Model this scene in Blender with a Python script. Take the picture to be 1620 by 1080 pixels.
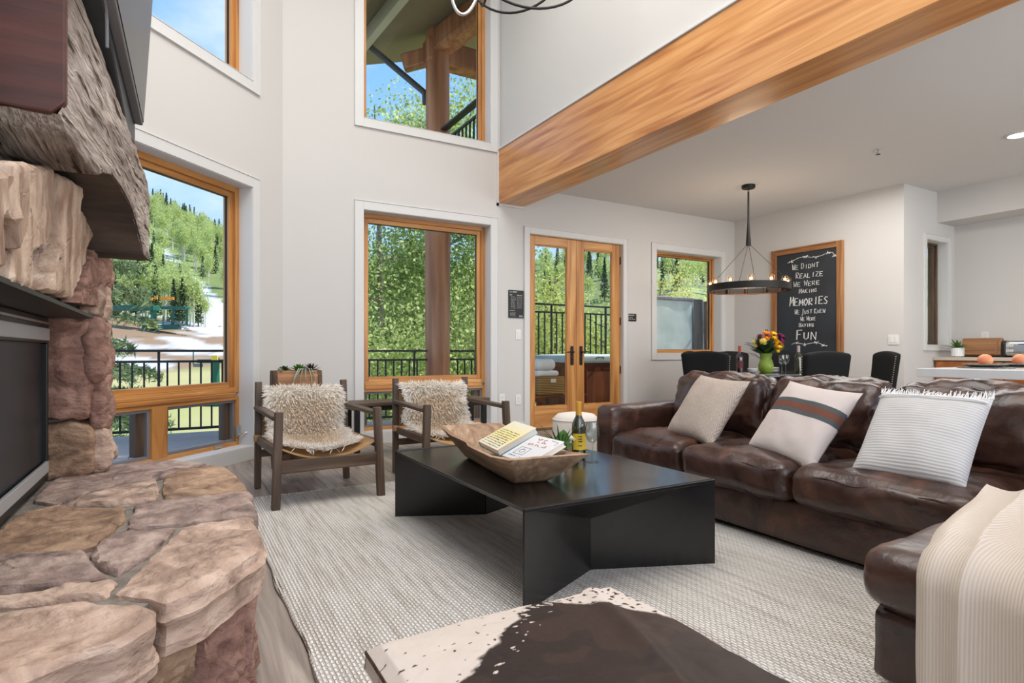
import bpy, bmesh, math, random
import numpy as np
from mathutils import Vector, Matrix, noise
PI = math.pi
random.seed(7); rng = np.random.default_rng(7)
C = bpy.context.scene.collection
SC = bpy.context.scene
for o in list(bpy.data.objects): bpy.data.objects.remove(o)

def srgb(r, g, b):
    f = lambda x: (x/255/12.92) if x/255 <= .04045 else ((x/255+.055)/1.055)**2.4
    return (f(r), f(g), f(b), 1)

# ------------------------------------------------------------------ camera
cam_d = bpy.data.cameras.new('camera'); cam = bpy.data.objects.new('camera', cam_d); C.objects.link(cam)
cam.location = (0, 0, .95); cam.rotation_euler = (PI/2, 0, math.radians(-30))
cam_d.sensor_width = 36; cam_d.lens = 36*920/1620; cam_d.shift_y = 16/1620; cam_d.clip_start = .02; cam_d.clip_end = 2000
SC.camera = cam
SC.view_settings.view_transform = 'Standard'; SC.view_settings.look = 'None'
SC.view_settings.exposure = 0.35; SC.view_settings.gamma = 1; SC.view_settings.use_curve_mapping = False

# ------------------------------------------------------------------ sky, sun, lamps
W = bpy.data.worlds.new('sky'); SC.world = W; W.use_nodes = True
nt = W.node_tree; nt.nodes.clear(); N = nt.nodes.new; L = nt.links.new
tc = N('ShaderNodeTexCoord'); sx = N('ShaderNodeSeparateXYZ'); L(tc.outputs['Generated'], sx.inputs[0])
rp = N('ShaderNodeValToRGB'); e = rp.color_ramp.elements
e[0].position = 0; e[0].color = (.60, .75, .92, 1); e[1].position = .75; e[1].color = (.12, .34, .90, 1)
q = rp.color_ramp.elements.new(.28); q.color = (.31, .58, .98, 1)
L(sx.outputs['Z'], rp.inputs[0])
mp = N('ShaderNodeMapping'); mp.inputs['Scale'].default_value = (1, 1, 2.2); mp.inputs['Location'].default_value = (.35, .1, .2); L(tc.outputs['Generated'], mp.inputs[0])
nz = N('ShaderNodeTexNoise'); nz.inputs['Scale'].default_value = 2.1; nz.inputs['Detail'].default_value = 7; nz.inputs['Roughness'].default_value = .55; L(mp.outputs[0], nz.inputs[0])
cr = N('ShaderNodeValToRGB'); cr.color_ramp.elements[0].position = .5; cr.color_ramp.elements[0].color = (0, 0, 0, 1); cr.color_ramp.elements[1].position = .72; cr.color_ramp.elements[1].color = (.9, .9, .9, 1); L(nz.outputs[0], cr.inputs[0])
mx = N('ShaderNodeMix'); mx.data_type = 'RGBA'; L(cr.outputs[0], mx.inputs[0]); L(rp.outputs[0], mx.inputs[6]); mx.inputs[7].default_value = (.93, .95, .98, 1)
bg = N('ShaderNodeBackground'); bg.inputs[1].default_value = 1.0; L(mx.outputs[2], bg.inputs[0])
wo = N('ShaderNodeOutputWorld'); L(bg.outputs[0], wo.inputs[0])

def lamp(name, kind, loc, rot, power, color=(1, 1, 1), size=None, **k):
    d = bpy.data.lights.new(name, kind); d.energy = power; d.color = color
    if kind == 'AREA':
        d.shape = 'RECTANGLE'; d.size, d.size_y = size
    for a, b in k.items(): setattr(d, a, b)
    o = bpy.data.objects.new(name, d); C.objects.link(o); o.location = loc; o.rotation_euler = rot
    return o
lamp('sun', 'SUN', (0, 0, 30), (math.radians(42), 0, math.radians(82)), 5.0, (1, .95, .87), angle=.02)
lamp('kitchen_end_fill', 'AREA', (5.9, -2.8, 1.5), (math.radians(100), 0, 0), 85, (1, .98, .95), (4.4, 1.8))  # added fill with no window behind it; lifts the dining ceiling
# unseen fill areas, added overhead and behind the camera to brighten the room
lamp('great_room_fill', 'AREA', (1.1, 2.2, 5.6), (0, 0, 0), 195, (1, .97, .93), (3.4, 4.0))
lamp('rear_fill', 'AREA', (1.2, -2.9, 2.3), (math.radians(90), 0, 0), 88, (1, .97, .94), (4.5, 3.2))
lamp('dining_fill', 'AREA', (5.6, 3.0, 2.86), (0, 0, 0), 62, (1, .97, .94), (2.4, 2.4))  # added broad fill over the dining end, no such fixture there

# ------------------------------------------------------------------ materials
def newmat(name):
    m = bpy.data.materials.new(name); m.use_nodes = True
    return m, m.node_tree, m.node_tree.nodes['Principled BSDF']
def mat(name, c1, c2=None, rough=.5, metal=0, spec=.5, scale=5, stretch=(1, 1, 1), bump=0, bscale=None, bstretch=None, detail=6,
        dist=.01, lo=.3, hi=.7, c3=None, coat=0, crough=.1, sheen=0, warp=0, emit=0, bdetail=4, rrange=None):
    m, t, b = newmat(name); N = t.nodes.new; L = t.links.new
    b.inputs['Base Color'].default_value = c1; b.inputs['Roughness'].default_value = rough; b.inputs['Metallic'].default_value = metal
    b.inputs['Specular IOR Level'].default_value = spec; b.inputs['Coat Weight'].default_value = coat; b.inputs['Coat Roughness'].default_value = crough
    b.inputs['Sheen Weight'].default_value = sheen
    if emit: b.inputs['Emission Color'].default_value = c1; b.inputs['Emission Strength'].default_value = emit
    tc = N('ShaderNodeTexCoord')
    if c2:
        mp = N('ShaderNodeMapping'); mp.inputs['Scale'].default_value = stretch; L(tc.outputs['Object'], mp.inputs[0])
        n = N('ShaderNodeTexNoise'); n.inputs['Scale'].default_value = scale; n.inputs['Detail'].default_value = detail; n.inputs['Distortion'].default_value = warp
        L(mp.outputs[0], n.inputs[0])
        r = N('ShaderNodeValToRGB'); r.color_ramp.elements[0].position = lo; r.color_ramp.elements[0].color = c1
        r.color_ramp.elements[1].position = hi; r.color_ramp.elements[1].color = c2
        if c3: q = r.color_ramp.elements.new((lo+hi)/2); q.color = c3
        L(n.outputs[0], r.inputs[0]); L(r.outputs[0], b.inputs['Base Color'])
        if rrange:
            rr = N('ShaderNodeMapRange'); rr.inputs[1].default_value = .3; rr.inputs[2].default_value = .7; rr.inputs[3].default_value = rrange[0]; rr.inputs[4].default_value = rrange[1]
            L(n.outputs[0], rr.inputs[0]); L(rr.outputs[0], b.inputs['Roughness'])
    if bump:
        mp = N('ShaderNodeMapping'); mp.inputs['Scale'].default_value = bstretch or stretch; L(tc.outputs['Object'], mp.inputs[0])
        n = N('ShaderNodeTexNoise'); n.inputs['Scale'].default_value = bscale or scale; n.inputs['Detail'].default_value = bdetail; L(mp.outputs[0], n.inputs[0])
        bp = N('ShaderNodeBump'); bp.inputs['Strength'].default_value = bump; bp.inputs['Distance'].default_value = dist
        L(n.outputs[0], bp.inputs['Height']); L(bp.outputs[0], b.inputs['Normal'])
    return m
def wood(name, dark, light, axis, rough=.45, scale=9, bump=.15, coat=0, warp=1.2, fine=.07, mid=None):
    st = [1, 1, 1]; st['xyz'.index(axis)] = fine
    return mat(name, dark, light, rough=rough, scale=scale, stretch=st, bump=bump, bscale=scale*5, coat=coat, warp=warp, dist=.004, lo=.25, hi=.75, c3=mid)

M = {}
M['wall'] = mat('painted_plaster', (.605, .588, .565, 1), rough=.85, spec=.2, bump=.08, bscale=55, dist=.006)
M['ceil'] = mat('ceiling_plaster', (.66, .648, .63, 1), rough=.9, spec=.2, bump=.25, bscale=16, dist=.006)
M['trim'] = mat('white_trim_paint', (.65, .645, .63, 1), rough=.45)
fir_d, fir_l, fir_m = srgb(146, 92, 46), srgb(222, 166, 102), srgb(190, 132, 72)
for a in 'xyz': M['fir_'+a] = wood('fir_wood_'+a, fir_d, fir_l, a, rough=.35, scale=11, mid=fir_m)
M['beam'] = wood('beam_wood', srgb(162, 98, 46), srgb(228, 172, 112), 'y', rough=.3, scale=13, bump=.05, coat=.2, mid=srgb(202, 140, 80), fine=.06)
M['floor'] = wood('floor_wood', srgb(104, 92, 84), srgb(188, 176, 165), 'y', rough=.36, scale=14, bump=.3, warp=1.8, mid=srgb(152, 139, 128))
M['deck'] = wood('deck_wood', srgb(150, 132, 120), srgb(206, 188, 174), 'x', rough=.7, scale=8, bump=.3)
for a in 'xyz': M['oak_'+a] = wood('dark_oak_'+a, srgb(52, 38, 27), srgb(118, 96, 76), a, rough=.5, scale=14, mid=srgb(84, 65, 49))
M['oldwood'] = wood('carved_bowl_wood', srgb(112, 84, 62), srgb(198, 170, 142), 'y', rough=.7, scale=16, bump=.4, mid=srgb(158, 128, 102), fine=.1)
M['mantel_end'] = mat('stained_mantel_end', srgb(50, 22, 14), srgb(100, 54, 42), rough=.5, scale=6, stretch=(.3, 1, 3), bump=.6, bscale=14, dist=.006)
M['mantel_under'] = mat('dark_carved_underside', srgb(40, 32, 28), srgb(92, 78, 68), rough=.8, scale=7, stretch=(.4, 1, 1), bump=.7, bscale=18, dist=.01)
def mantel_mat():
    m, t, b = newmat('weathered_mantel_wood'); N = t.nodes.new; L = t.links.new; tc = N('ShaderNodeTexCoord')
    def nz(sc, st, det, warp=0):
        mp = N('ShaderNodeMapping'); mp.inputs['Scale'].default_value = st; L(tc.outputs['Object'], mp.inputs[0]); n = N('ShaderNodeTexNoise'); n.inputs['Scale'].default_value = sc; n.inputs['Detail'].default_value = det; n.inputs['Distortion'].default_value = warp; L(mp.outputs[0], n.inputs[0]); return n.outputs[0]
    def ramp(src, p0, c0, p1, c1):
        r = N('ShaderNodeValToRGB'); r.color_ramp.elements[0].position = p0; r.color_ramp.elements[0].color = c0; r.color_ramp.elements[1].position = p1; r.color_ramp.elements[1].color = c1; L(src, r.inputs[0]); return r.outputs[0]
    base = ramp(nz(14, (1, .12, 1), 6, .3), .3, srgb(150, 134, 124), .7, srgb(224, 212, 202)); fine = nz(110, (1, .035, 1), 5); crack = ramp(nz(48, (1, .03, 1), 3), .34, (.16, .13, .11, 1), .44, (1, 1, 1, 1)); streak = ramp(fine, .3, (.5, .47, .45, 1), .62, (1, 1, 1, 1))
    def mul(a, c): x = N('ShaderNodeMix'); x.data_type = 'RGBA'; x.blend_type = 'MULTIPLY'; x.inputs[0].default_value = 1; L(a, x.inputs[6]); L(c, x.inputs[7]); return x.outputs[2]
    cc = mul(mul(base, streak), crack); L(cc, b.inputs['Base Color']); b.inputs['Roughness'].default_value = .9; b.inputs['Specular IOR Level'].default_value = .2
    bp = N('ShaderNodeBump'); bp.inputs['Strength'].default_value = 1; bp.inputs['Distance'].default_value = .012; L(mul(streak, crack), bp.inputs['Height']); L(bp.outputs[0], b.inputs['Normal']); return m
M['mantel'] = mantel_mat()
def stone_mat(name, a, b, c):
    return mat(name, srgb(*a), srgb(*b), c3=srgb(*c), rough=.85, scale=7, warp=1.2, stretch=(1, 1, 1.8), bump=1.0, bscale=22, bdetail=11, dist=.02, detail=9, lo=.3, hi=.68)
M['st_a'] = stone_mat('tan_sandstone', (134, 112, 98), (206, 181, 163), (176, 149, 131))
M['st_b'] = stone_mat('mauve_sandstone', (100, 84, 78), (182, 160, 148), (146, 124, 114))
M['st_c'] = stone_mat('red_sandstone', (112, 80, 70), (180, 142, 126), (148, 112, 98))
M['st_d'] = stone_mat('brown_sandstone', (110, 86, 68), (186, 156, 128), (152, 122, 98))
M['st_e'] = mat('pale_lintel_stone', srgb(132, 106, 88), srgb(210, 188, 168), c3=srgb(178, 152, 132), rough=.85, scale=13, warp=.6, stretch=(1, 1, .3), bump=1.0, bscale=30, bdetail=10, dist=.015, lo=.3, hi=.68)
M['mortar'] = mat('grey_mortar', srgb(112, 104, 96), srgb(150, 142, 132), rough=.95, scale=20, bump=.5, bscale=60)
M['black'] = mat('black_metal', (.012, .012, .012, 1), rough=.4, metal=.3)
M['blackiron'] = mat('dark_iron', (.02, .019, .018, 1), rough=.5, metal=.5)
M['rail'] = mat('black_railing_paint', (.016, .017, .018, 1), rough=.5)
M['tabletop'] = mat('blackened_steel', (.011, .0105, .010, 1), (.016, .0155, .015, 1), rough=.3, scale=3, rrange=(.17, .26), spec=.5)
M['leather'] = mat('brown_leather', srgb(40, 24, 19), srgb(102, 67, 50), c3=srgb(66, 41, 32), rough=.3, scale=3.2, warp=2.0, lo=.32, hi=.8, bump=.8, bscale=13, bdetail=9, dist=.008, rrange=(.24, .42), spec=.6)
M['black_fabric'] = mat('black_upholstery', (.009, .009, .0095, 1), rough=.8, spec=.25)
M['chrome'] = mat('brushed_steel', (.55, .55, .54, 1), rough=.28, metal=1)
M['satin'] = mat('satin_steel_band', (.42, .43, .44, 1), rough=.4, metal=.25)
M['nickel'] = mat('satin_nickel', (.6, .58, .55, 1), rough=.3, metal=1)
M['brass'] = mat('brass_nail', (.5, .42, .3, 1), rough=.3, metal=1)
M['cream'] = mat('cream_upholstery', srgb(226, 218, 208), rough=.9, bump=.2, bscale=200, dist=.002)
M['white'] = mat('white_ceramic', (.78, .78, .77, 1), rough=.3)
M['plastic'] = mat('white_switch_plastic', (.74, .73, .70, 1), rough=.35)
M['paper'] = mat('book_pages', srgb(232, 228, 218), rough=.8)
M['ink'] = mat('dark_ink', srgb(64, 58, 60), rough=.8)
M['redink'] = mat('red_ink', srgb(150, 70, 60), rough=.8)
M['chalk'] = mat('white_chalk', srgb(232, 232, 228), srgb(160, 164, 166), rough=.95, scale=60, lo=.45, hi=.75)
M['board'] = mat('blackboard_slate', srgb(34, 37, 42), srgb(46, 52, 60), rough=.6, scale=2.5)
for a in 'xyz': M['walnut_'+a] = wood('walnut_frame_'+a, srgb(104, 64, 32), srgb(196, 144, 94), a, rough=.5, scale=12, mid=srgb(152, 104, 62))
M['tan'] = mat('tan_sling_leather', srgb(150, 112, 70), srgb(184, 146, 98), rough=.55, scale=6)
M['leaf'] = mat('green_leaf', srgb(44, 84, 28), srgb(96, 140, 56), rough=.45, scale=30)
M['leaf_d'] = mat('dark_leaf', srgb(24, 46, 24), srgb(52, 82, 42), rough=.45, scale=30)
M['purple_leaf'] = mat('purple_succulent', srgb(40, 24, 26), srgb(70, 48, 44), rough=.45, scale=20)
M['silver_leaf'] = mat('silver_leaf', srgb(150, 160, 140), rough=.6)
M['bark'] = mat('bark', srgb(60, 44, 32), srgb(110, 84, 62), rough=.9, scale=14, stretch=(1, 1, .2), bump=1, bscale=20, dist=.01)
M['log'] = mat('stained_log', srgb(140, 90, 62), srgb(206, 152, 116), c3=srgb(176, 120, 86), rough=.55, scale=8, stretch=(1, 1, .08), bump=.4, bscale=14, dist=.008)
M['greensteel'] = mat('green_lift_steel', srgb(16, 92, 76), rough=.5)
M['yellow'] = mat('yellow_sign_paint', srgb(240, 206, 70), rough=.5)
M['orange'] = mat('orange_seat', srgb(246, 160, 40), rough=.5)
M['cedar'] = wood('cedar_tub_wood', srgb(74, 36, 18), srgb(150, 84, 44), 'z', rough=.5, scale=8, mid=srgb(112, 58, 28))
M['cedar_x'] = wood('cedar_step_wood', srgb(74, 36, 18), srgb(150, 84, 44), 'x', rough=.5, scale=8, mid=srgb(112, 58, 28))
M['tubcover'] = mat('pale_blue_vinyl', srgb(176, 192, 192), srgb(200, 212, 212), rough=.6, scale=3, bump=.2, bscale=6, dist=.02)
M['drape'] = mat('grey_vinyl', srgb(108, 106, 108), srgb(150, 148, 150), rough=.6, scale=5, stretch=(3, 1, .3))
M['towel'] = mat('white_towel', (.8, .8, .8, 1), rough=.95, bump=.5, bscale=160, dist=.004)
M['soffit'] = mat('olive_soffit', srgb(146, 134, 112), rough=.8)
M['screen'] = mat('glossy_dark_screen', (.02, .021, .022, 1), rough=.28, spec=.22)
M['soundbar'] = mat('blue_black_plastic', srgb(26, 32, 40), rough=.45)
M['greyplastic'] = mat('grey_plastic', srgb(120, 120, 124), rough=.5)
M['mesh'] = mat('firescreen_mesh', srgb(26, 28, 32), srgb(52, 56, 64), rough=.45, metal=.3, scale=2)
M['cab'] = wood('cherry_cabinet', srgb(120, 66, 28), srgb(176, 108, 56), 'x', rough=.4, scale=8, mid=srgb(148, 86, 40))
M['darkcab'] = wood('dark_island_panel', srgb(44, 24, 14), srgb(82, 48, 28), 'z', rough=.4, scale=8)
M['quartz'] = mat('white_quartz', (.74, .745, .75, 1), (.70, .70, .70, 1), rough=.25, scale=8)
M['beigetop'] = mat('beige_stone_top', srgb(190, 178, 164), rough=.35)
M['slate_mat'] = mat('grey_woven_placemat', srgb(92, 92, 88), srgb(140, 140, 134), rough=.8, scale=60)
M['peach'] = mat('peach_skin', srgb(228, 112, 92), srgb(246, 196, 130), rough=.55, scale=8)
M['filament'] = mat('hot_filament', (1, .5, .16, 1), rough=.5, emit=22)
M['darkglass'] = mat('dark_green_bottle_glass', (.02, .022, .006, 1), rough=.06, spec=.8, coat=1, crough=.03)
M['redglass'] = mat('dark_red_bottle_glass', (.018, .004, .006, 1), rough=.08, spec=.8, coat=1, crough=.03)
M['goldfoil'] = mat('gold_foil', srgb(226, 168, 66), rough=.35, metal=.3)
M['label_yellow'] = mat('yellow_label', srgb(222, 186, 50), rough=.6)
M['redfoil'] = mat('orange_red_foil', srgb(176, 70, 36), rough=.4)
M['greyfoil'] = mat('pale_grey_foil', srgb(176, 160, 160), rough=.4)
M['vase'] = mat('lime_green_ceramic', srgb(122, 152, 46), srgb(152, 176, 72), rough=.3, scale=12)
M['gravelground'] = None

def glass(name, fac=.05, tint=(1, 1, 1, 1)):
    m = bpy.data.materials.new(name); m.use_nodes = True; t = m.node_tree; t.nodes.clear(); N = t.nodes.new; L = t.links.new
    tr = N('ShaderNodeBsdfTransparent'); tr.inputs[0].default_value = tint; gl = N('ShaderNodeBsdfGlossy'); gl.inputs['Roughness'].default_value = .01
    lw = N('ShaderNodeLayerWeight'); lw.inputs[0].default_value = .12
    ma = N('ShaderNodeMath'); ma.operation = 'MULTIPLY_ADD'; ma.inputs[1].default_value = .35; ma.inputs[2].default_value = fac; L(lw.outputs['Fresnel'], ma.inputs[0])
    mx = N('ShaderNodeMixShader'); L(ma.outputs[0], mx.inputs[0]); L(tr.outputs[0], mx.inputs[1]); L(gl.outputs[0], mx.inputs[2])
    ou = N('ShaderNodeOutputMaterial'); L(mx.outputs[0], ou.inputs[0]); return m
M['pane'] = glass('window_glass', .0, (.97, .985, .98, 1))
M['wineglass'] = glass('clear_drinking_glass', .09, (.86, .89, .89, 1))
M['bulbglass'] = glass('bulb_glass', .03, (1, .9, .78, 1))

def attr_mat(name, rough=.9, trans=0, bump=0, bscale=30, gain=1.0, sheen=0):
    m, t, b = newmat(name); N = t.nodes.new; L = t.links.new
    a = N('ShaderNodeVertexColor'); a.layer_name = 'Col'; L(a.outputs[0], b.inputs['Base Color']); b.inputs['Roughness'].default_value = rough
    b.inputs['Specular IOR Level'].default_value = .25; b.inputs['Sheen Weight'].default_value = sheen
    if trans:
        tl = N('ShaderNodeBsdfTranslucent'); L(a.outputs[0], tl.inputs[0]); mx = N('ShaderNodeMixShader'); mx.inputs[0].default_value = trans
        L(b.outputs[0], mx.inputs[1]); L(tl.outputs[0], mx.inputs[2]); L(mx.outputs[0], t.nodes['Material Output'].inputs[0])
    if bump:
        tc = N('ShaderNodeTexCoord'); n = N('ShaderNodeTexNoise'); n.inputs['Scale'].default_value = bscale; n.inputs['Detail'].default_value = 5; L(tc.outputs['Object'], n.inputs[0])
        bp = N('ShaderNodeBump'); bp.inputs['Strength'].default_value = bump; L(n.outputs[0], bp.inputs['Height']); L(bp.outputs[0], b.inputs['Normal'])
    return m
M['foliage'] = attr_mat('tree_foliage', .6, .5)
M['fur'] = attr_mat('sheepskin_wool', .9, .25)
M['terrain'] = attr_mat('hillside_ground', .95, 0, .4, 1.5)
M['hide'] = attr_mat('cow_hide_hair', .5, 0, .25, 90)
M['fabric_attr'] = attr_mat('striped_pillow_cloth', .95, 0, .3, 220)

def rug_mat():
    m, t, b = newmat('woven_wool_rug'); N = t.nodes.new; L = t.links.new
    tc = N('ShaderNodeTexCoord'); mp = N('ShaderNodeMapping'); mp.inputs['Rotation'].default_value = (0, 0, PI/2); L(tc.outputs['Object'], mp.inputs[0])
    br = N('ShaderNodeTexBrick'); br.inputs['Scale'].default_value = 1; br.inputs['Brick Width'].default_value = .026; br.inputs['Row Height'].default_value = .0135
    br.inputs['Mortar Size'].default_value = .0042; br.inputs['Mortar Smooth'].default_value = 1; br.inputs['Color1'].default_value = (.9, .9, .9, 1); br.inputs['Color2'].default_value = (.6, .6, .6, 1); br.inputs['Mortar'].default_value = (.0, .0, .0, 1)
    n0 = N('ShaderNodeTexNoise'); n0.inputs['Scale'].default_value = 60; L(mp.outputs[0], n0.inputs[0])
    va = N('ShaderNodeVectorMath'); va.operation = 'MULTIPLY_ADD'; va.inputs[1].default_value = (.008, .008, 0); L(n0.outputs['Color'], va.inputs[0]); L(mp.outputs[0], va.inputs[2])
    L(va.outputs[0], br.inputs['Vector'])
    m2 = N('ShaderNodeMapping'); m2.inputs['Scale'].default_value = (26, 1.6, 1); L(tc.outputs['Object'], m2.inputs[0])
    n = N('ShaderNodeTexNoise'); n.inputs['Scale'].default_value = 1.6; n.inputs['Detail'].default_value = 5; L(m2.outputs[0], n.inputs[0])
    r = N('ShaderNodeValToRGB'); r.color_ramp.elements[0].position = .3; r.color_ramp.elements[0].color = srgb(208, 199, 188); r.color_ramp.elements[1].position = .56; r.color_ramp.elements[1].color = srgb(238, 233, 226); L(n.outputs[0], r.inputs[0])
    mx = N('ShaderNodeMix'); mx.data_type = 'RGBA'; mx.blend_type = 'MULTIPLY'; mx.inputs[0].default_value = .28; L(r.outputs[0], mx.inputs[6]); L(br.outputs['Color'], mx.inputs[7])
    L(mx.outputs[2], b.inputs['Base Color']); b.inputs['Roughness'].default_value = .95; b.inputs['Specular IOR Level'].default_value = .15
    bp = N('ShaderNodeBump'); bp.inputs['Strength'].default_value = 1; bp.inputs['Distance'].default_value = .008; L(br.outputs['Color'], bp.inputs['Height']); L(bp.outputs[0], b.inputs['Normal'])
    return m
M['rug'] = rug_mat()
def weave_mat(name, c1, c2, sx, sz, bump=.6, kind='wave', band='Z'):
    m, t, b = newmat(name); N = t.nodes.new; L = t.links.new
    tc = N('ShaderNodeTexCoord'); mp = N('ShaderNodeMapping'); mp.inputs['Scale'].default_value = (sx, sx, sz); L(tc.outputs['Object'], mp.inputs[0])
    w = N('ShaderNodeTexWave'); w.bands_direction = band; w.inputs['Scale'].default_value = 1; w.inputs['Distortion'].default_value = 0
    if kind == 'chevron':
        # zigzag: z + triangle wave of x
        s = N('ShaderNodeSeparateXYZ'); L(mp.outputs[0], s.inputs[0]); pp = N('ShaderNodeMath'); pp.operation = 'PINGPONG'; pp.inputs[1].default_value = 1; L(s.outputs['X'], pp.inputs[0])
        ad = N('ShaderNodeMath'); ad.operation = 'ADD'; L(pp.outputs[0], ad.inputs[0]); L(s.outputs['Z'], ad.inputs[1])
        cb = N('ShaderNodeCombineXYZ'); L(ad.outputs[0], cb.inputs['Z']); L(cb.outputs[0], w.inputs[0])
    else: L(mp.outputs[0], w.inputs[0])
    r = N('ShaderNodeValToRGB'); r.color_ramp.elements[0].color = c1; r.color_ramp.elements[1].color = c2; L(w.outputs[0], r.inputs[0]); L(r.outputs[0], b.inputs['Base Color'])
    b.inputs['Roughness'].default_value = .95; b.inputs['Specular IOR Level'].default_value = .15
    bp = N('ShaderNodeBump'); bp.inputs['Strength'].default_value = bump; bp.inputs['Distance'].default_value = .004; L(w.outputs[0], bp.inputs['Height']); L(bp.outputs[0], b.inputs['Normal'])
    return m
M['chevron'] = weave_mat('beige_chevron_knit', srgb(176, 160, 148), srgb(206, 192, 180), 42, 9.5, .8, 'chevron')
M['ribbed'] = weave_mat('grey_ribbed_weave', srgb(184, 182, 181), srgb(198, 196, 195), 1, 24, .35)
M['blanket'] = weave_mat('cream_cable_knit', srgb(192, 179, 166), srgb(206, 194, 181), 44, 44, .3, band='Y')
M['wicker'] = weave_mat('tan_wicker', srgb(118, 88, 50), srgb(186, 152, 104), 1, 14, .8)

# ------------------------------------------------------------------ geometry helpers
class MB:
    def __init__(s): s.v = []; s.f = []; s.c = []
    def add(s, vs, fs, col=None):
        o = len(s.v); s.v.extend([tuple(v) for v in vs]); s.f.extend([tuple(i+o for i in f) for f in fs])
        if col is not None: s.c.extend([col]*len(vs) if not isinstance(col, list) else col)
        return s
    def box(s, x0, x1, y0, y1, z0, z1, T=None):
        vs = [Vector((x, y, z)) for x in (x0, x1) for y in (y0, y1) for z in (z0, z1)]
        if T is not None: vs = [T @ v for v in vs]
        return s.add(vs, [(0, 1, 3, 2), (4, 6, 7, 5), (0, 4, 5, 1), (2, 3, 7, 6), (0, 2, 6, 4), (1, 5, 7, 3)])
    def prism(s, poly, z0, z1, T=None):
        n = len(poly); vs = [Vector((x, y, z0)) for x, y in poly]+[Vector((x, y, z1)) for x, y in poly]
        if T is not None: vs = [T @ v for v in vs]
        return s.add(vs, [tuple(range(n-1, -1, -1)), tuple(range(n, 2*n))]+[(i, (i+1) % n, n+(i+1) % n, n+i) for i in range(n)])
    def tube(s, pts, r, n=8, caps=True):
        pts = [Vector(p) for p in pts]; rs = r if isinstance(r, (list, tuple)) else [r]*len(pts)
        t0 = (pts[1]-pts[0]).normalized(); u = t0.orthogonal().normalized(); vs = []; fs = []
        for i, p in enumerate(pts):
            t = (pts[min(i+1, len(pts)-1)]-pts[max(i-1, 0)]).normalized(); u = (u-t*u.dot(t))
            u = u.normalized() if u.length > 1e-6 else t.orthogonal().normalized(); w = t.cross(u)
            vs += [p+(u*math.cos(2*PI*k/n)+w*math.sin(2*PI*k/n))*rs[i] for k in range(n)]
        for i in range(len(pts)-1): fs += [(i*n+k, i*n+(k+1) % n, (i+1)*n+(k+1) % n, (i+1)*n+k) for k in range(n)]
        if caps: fs += [tuple(range(n-1, -1, -1)), tuple((len(pts)-1)*n+k for k in range(n))]
        return s.add(vs, fs)
    def bar(s, p0, p1, w, h, up=(0, 0, 1)):
        p0 = Vector(p0); p1 = Vector(p1); t = (p1-p0).normalized(); up = Vector(up)
        if abs(t.dot(up)) > .98: up = Vector((0, 1, 0))
        a = t.cross(up).normalized(); b = a.cross(t)
        vs = [p+a*(i*w/2)+b*(j*h/2) for p in (p0, p1) for i, j in ((-1, -1), (1, -1), (1, 1), (-1, 1))]
        return s.add(vs, [(3, 2, 1, 0), (4, 5, 6, 7), (0, 1, 5, 4), (1, 2, 6, 5), (2, 3, 7, 6), (3, 0, 4, 7)])
    def lathe(s, prof, n=24, c=(0, 0, 0), T=None):
        vs = []; m = len(prof)
        for r, z in prof: vs += [Vector((c[0]+r*math.cos(2*PI*k/n), c[1]+r*math.sin(2*PI*k/n), c[2]+z)) for k in range(n)]
        if T is not None: vs = [T @ v for v in vs]
        fs = [(i*n+k, i*n+(k+1) % n, (i+1)*n+(k+1) % n, (i+1)*n+k) for i in range(m-1) for k in range(n)]
        if prof[0][0] > 1e-6: fs.append(tuple(range(n-1, -1, -1)))
        if prof[-1][0] > 1e-6: fs.append(tuple((m-1)*n+k for k in range(n)))
        return s.add(vs, fs)
    def ring(s, prof, n=48, c=(0, 0, 0)):      # closed profile swept round: a band
        m = len(prof); vs = []
        for r, z in prof: vs += [(c[0]+r*math.cos(2*PI*k/n), c[1]+r*math.sin(2*PI*k/n), c[2]+z) for k in range(n)]
        return s.add(vs, [(i*n+k, i*n+(k+1) % n, ((i+1) % m)*n+(k+1) % n, ((i+1) % m)*n+k) for i in range(m) for k in range(n)])
    def ball(s, c, r, nu=12, nv=8, T=None):
        r = r if isinstance(r, (tuple, list)) else (r, r, r)
        vs = [Vector((c[0], c[1], c[2]-r[2]))]
        for j in range(1, nv):
            a = -PI/2+PI*j/nv
            vs += [Vector((c[0]+r[0]*math.cos(a)*math.cos(2*PI*k/nu), c[1]+r[1]*math.cos(a)*math.sin(2*PI*k/nu), c[2]+r[2]*math.sin(a))) for k in range(nu)]
        vs.append(Vector((c[0], c[1], c[2]+r[2]))); q = len(vs)-1
        if T is not None: vs = [T @ v for v in vs]
        fs = [(0, 1+(k+1) % nu, 1+k) for k in range(nu)]+[(q, q-nu+k, q-nu+(k+1) % nu) for k in range(nu)]
        fs += [(1+j*nu+k, 1+j*nu+(k+1) % nu, 1+(j+1)*nu+(k+1) % nu, 1+(j+1)*nu+k) for j in range(nv-2) for k in range(nu)]
        return s.add(vs, fs)
    def grid(s, P, closed=False, col=None):    # P: rows of points
        m, n = len(P), len(P[0]); vs = [p for r in P for p in r]
        fs = [(i*n+k, i*n+(k+1) % n, (i+1)*n+(k+1) % n, (i+1)*n+k) for i in range(m-1) for k in range(n if closed else n-1)]
        return s.add(vs, fs, col)
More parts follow.
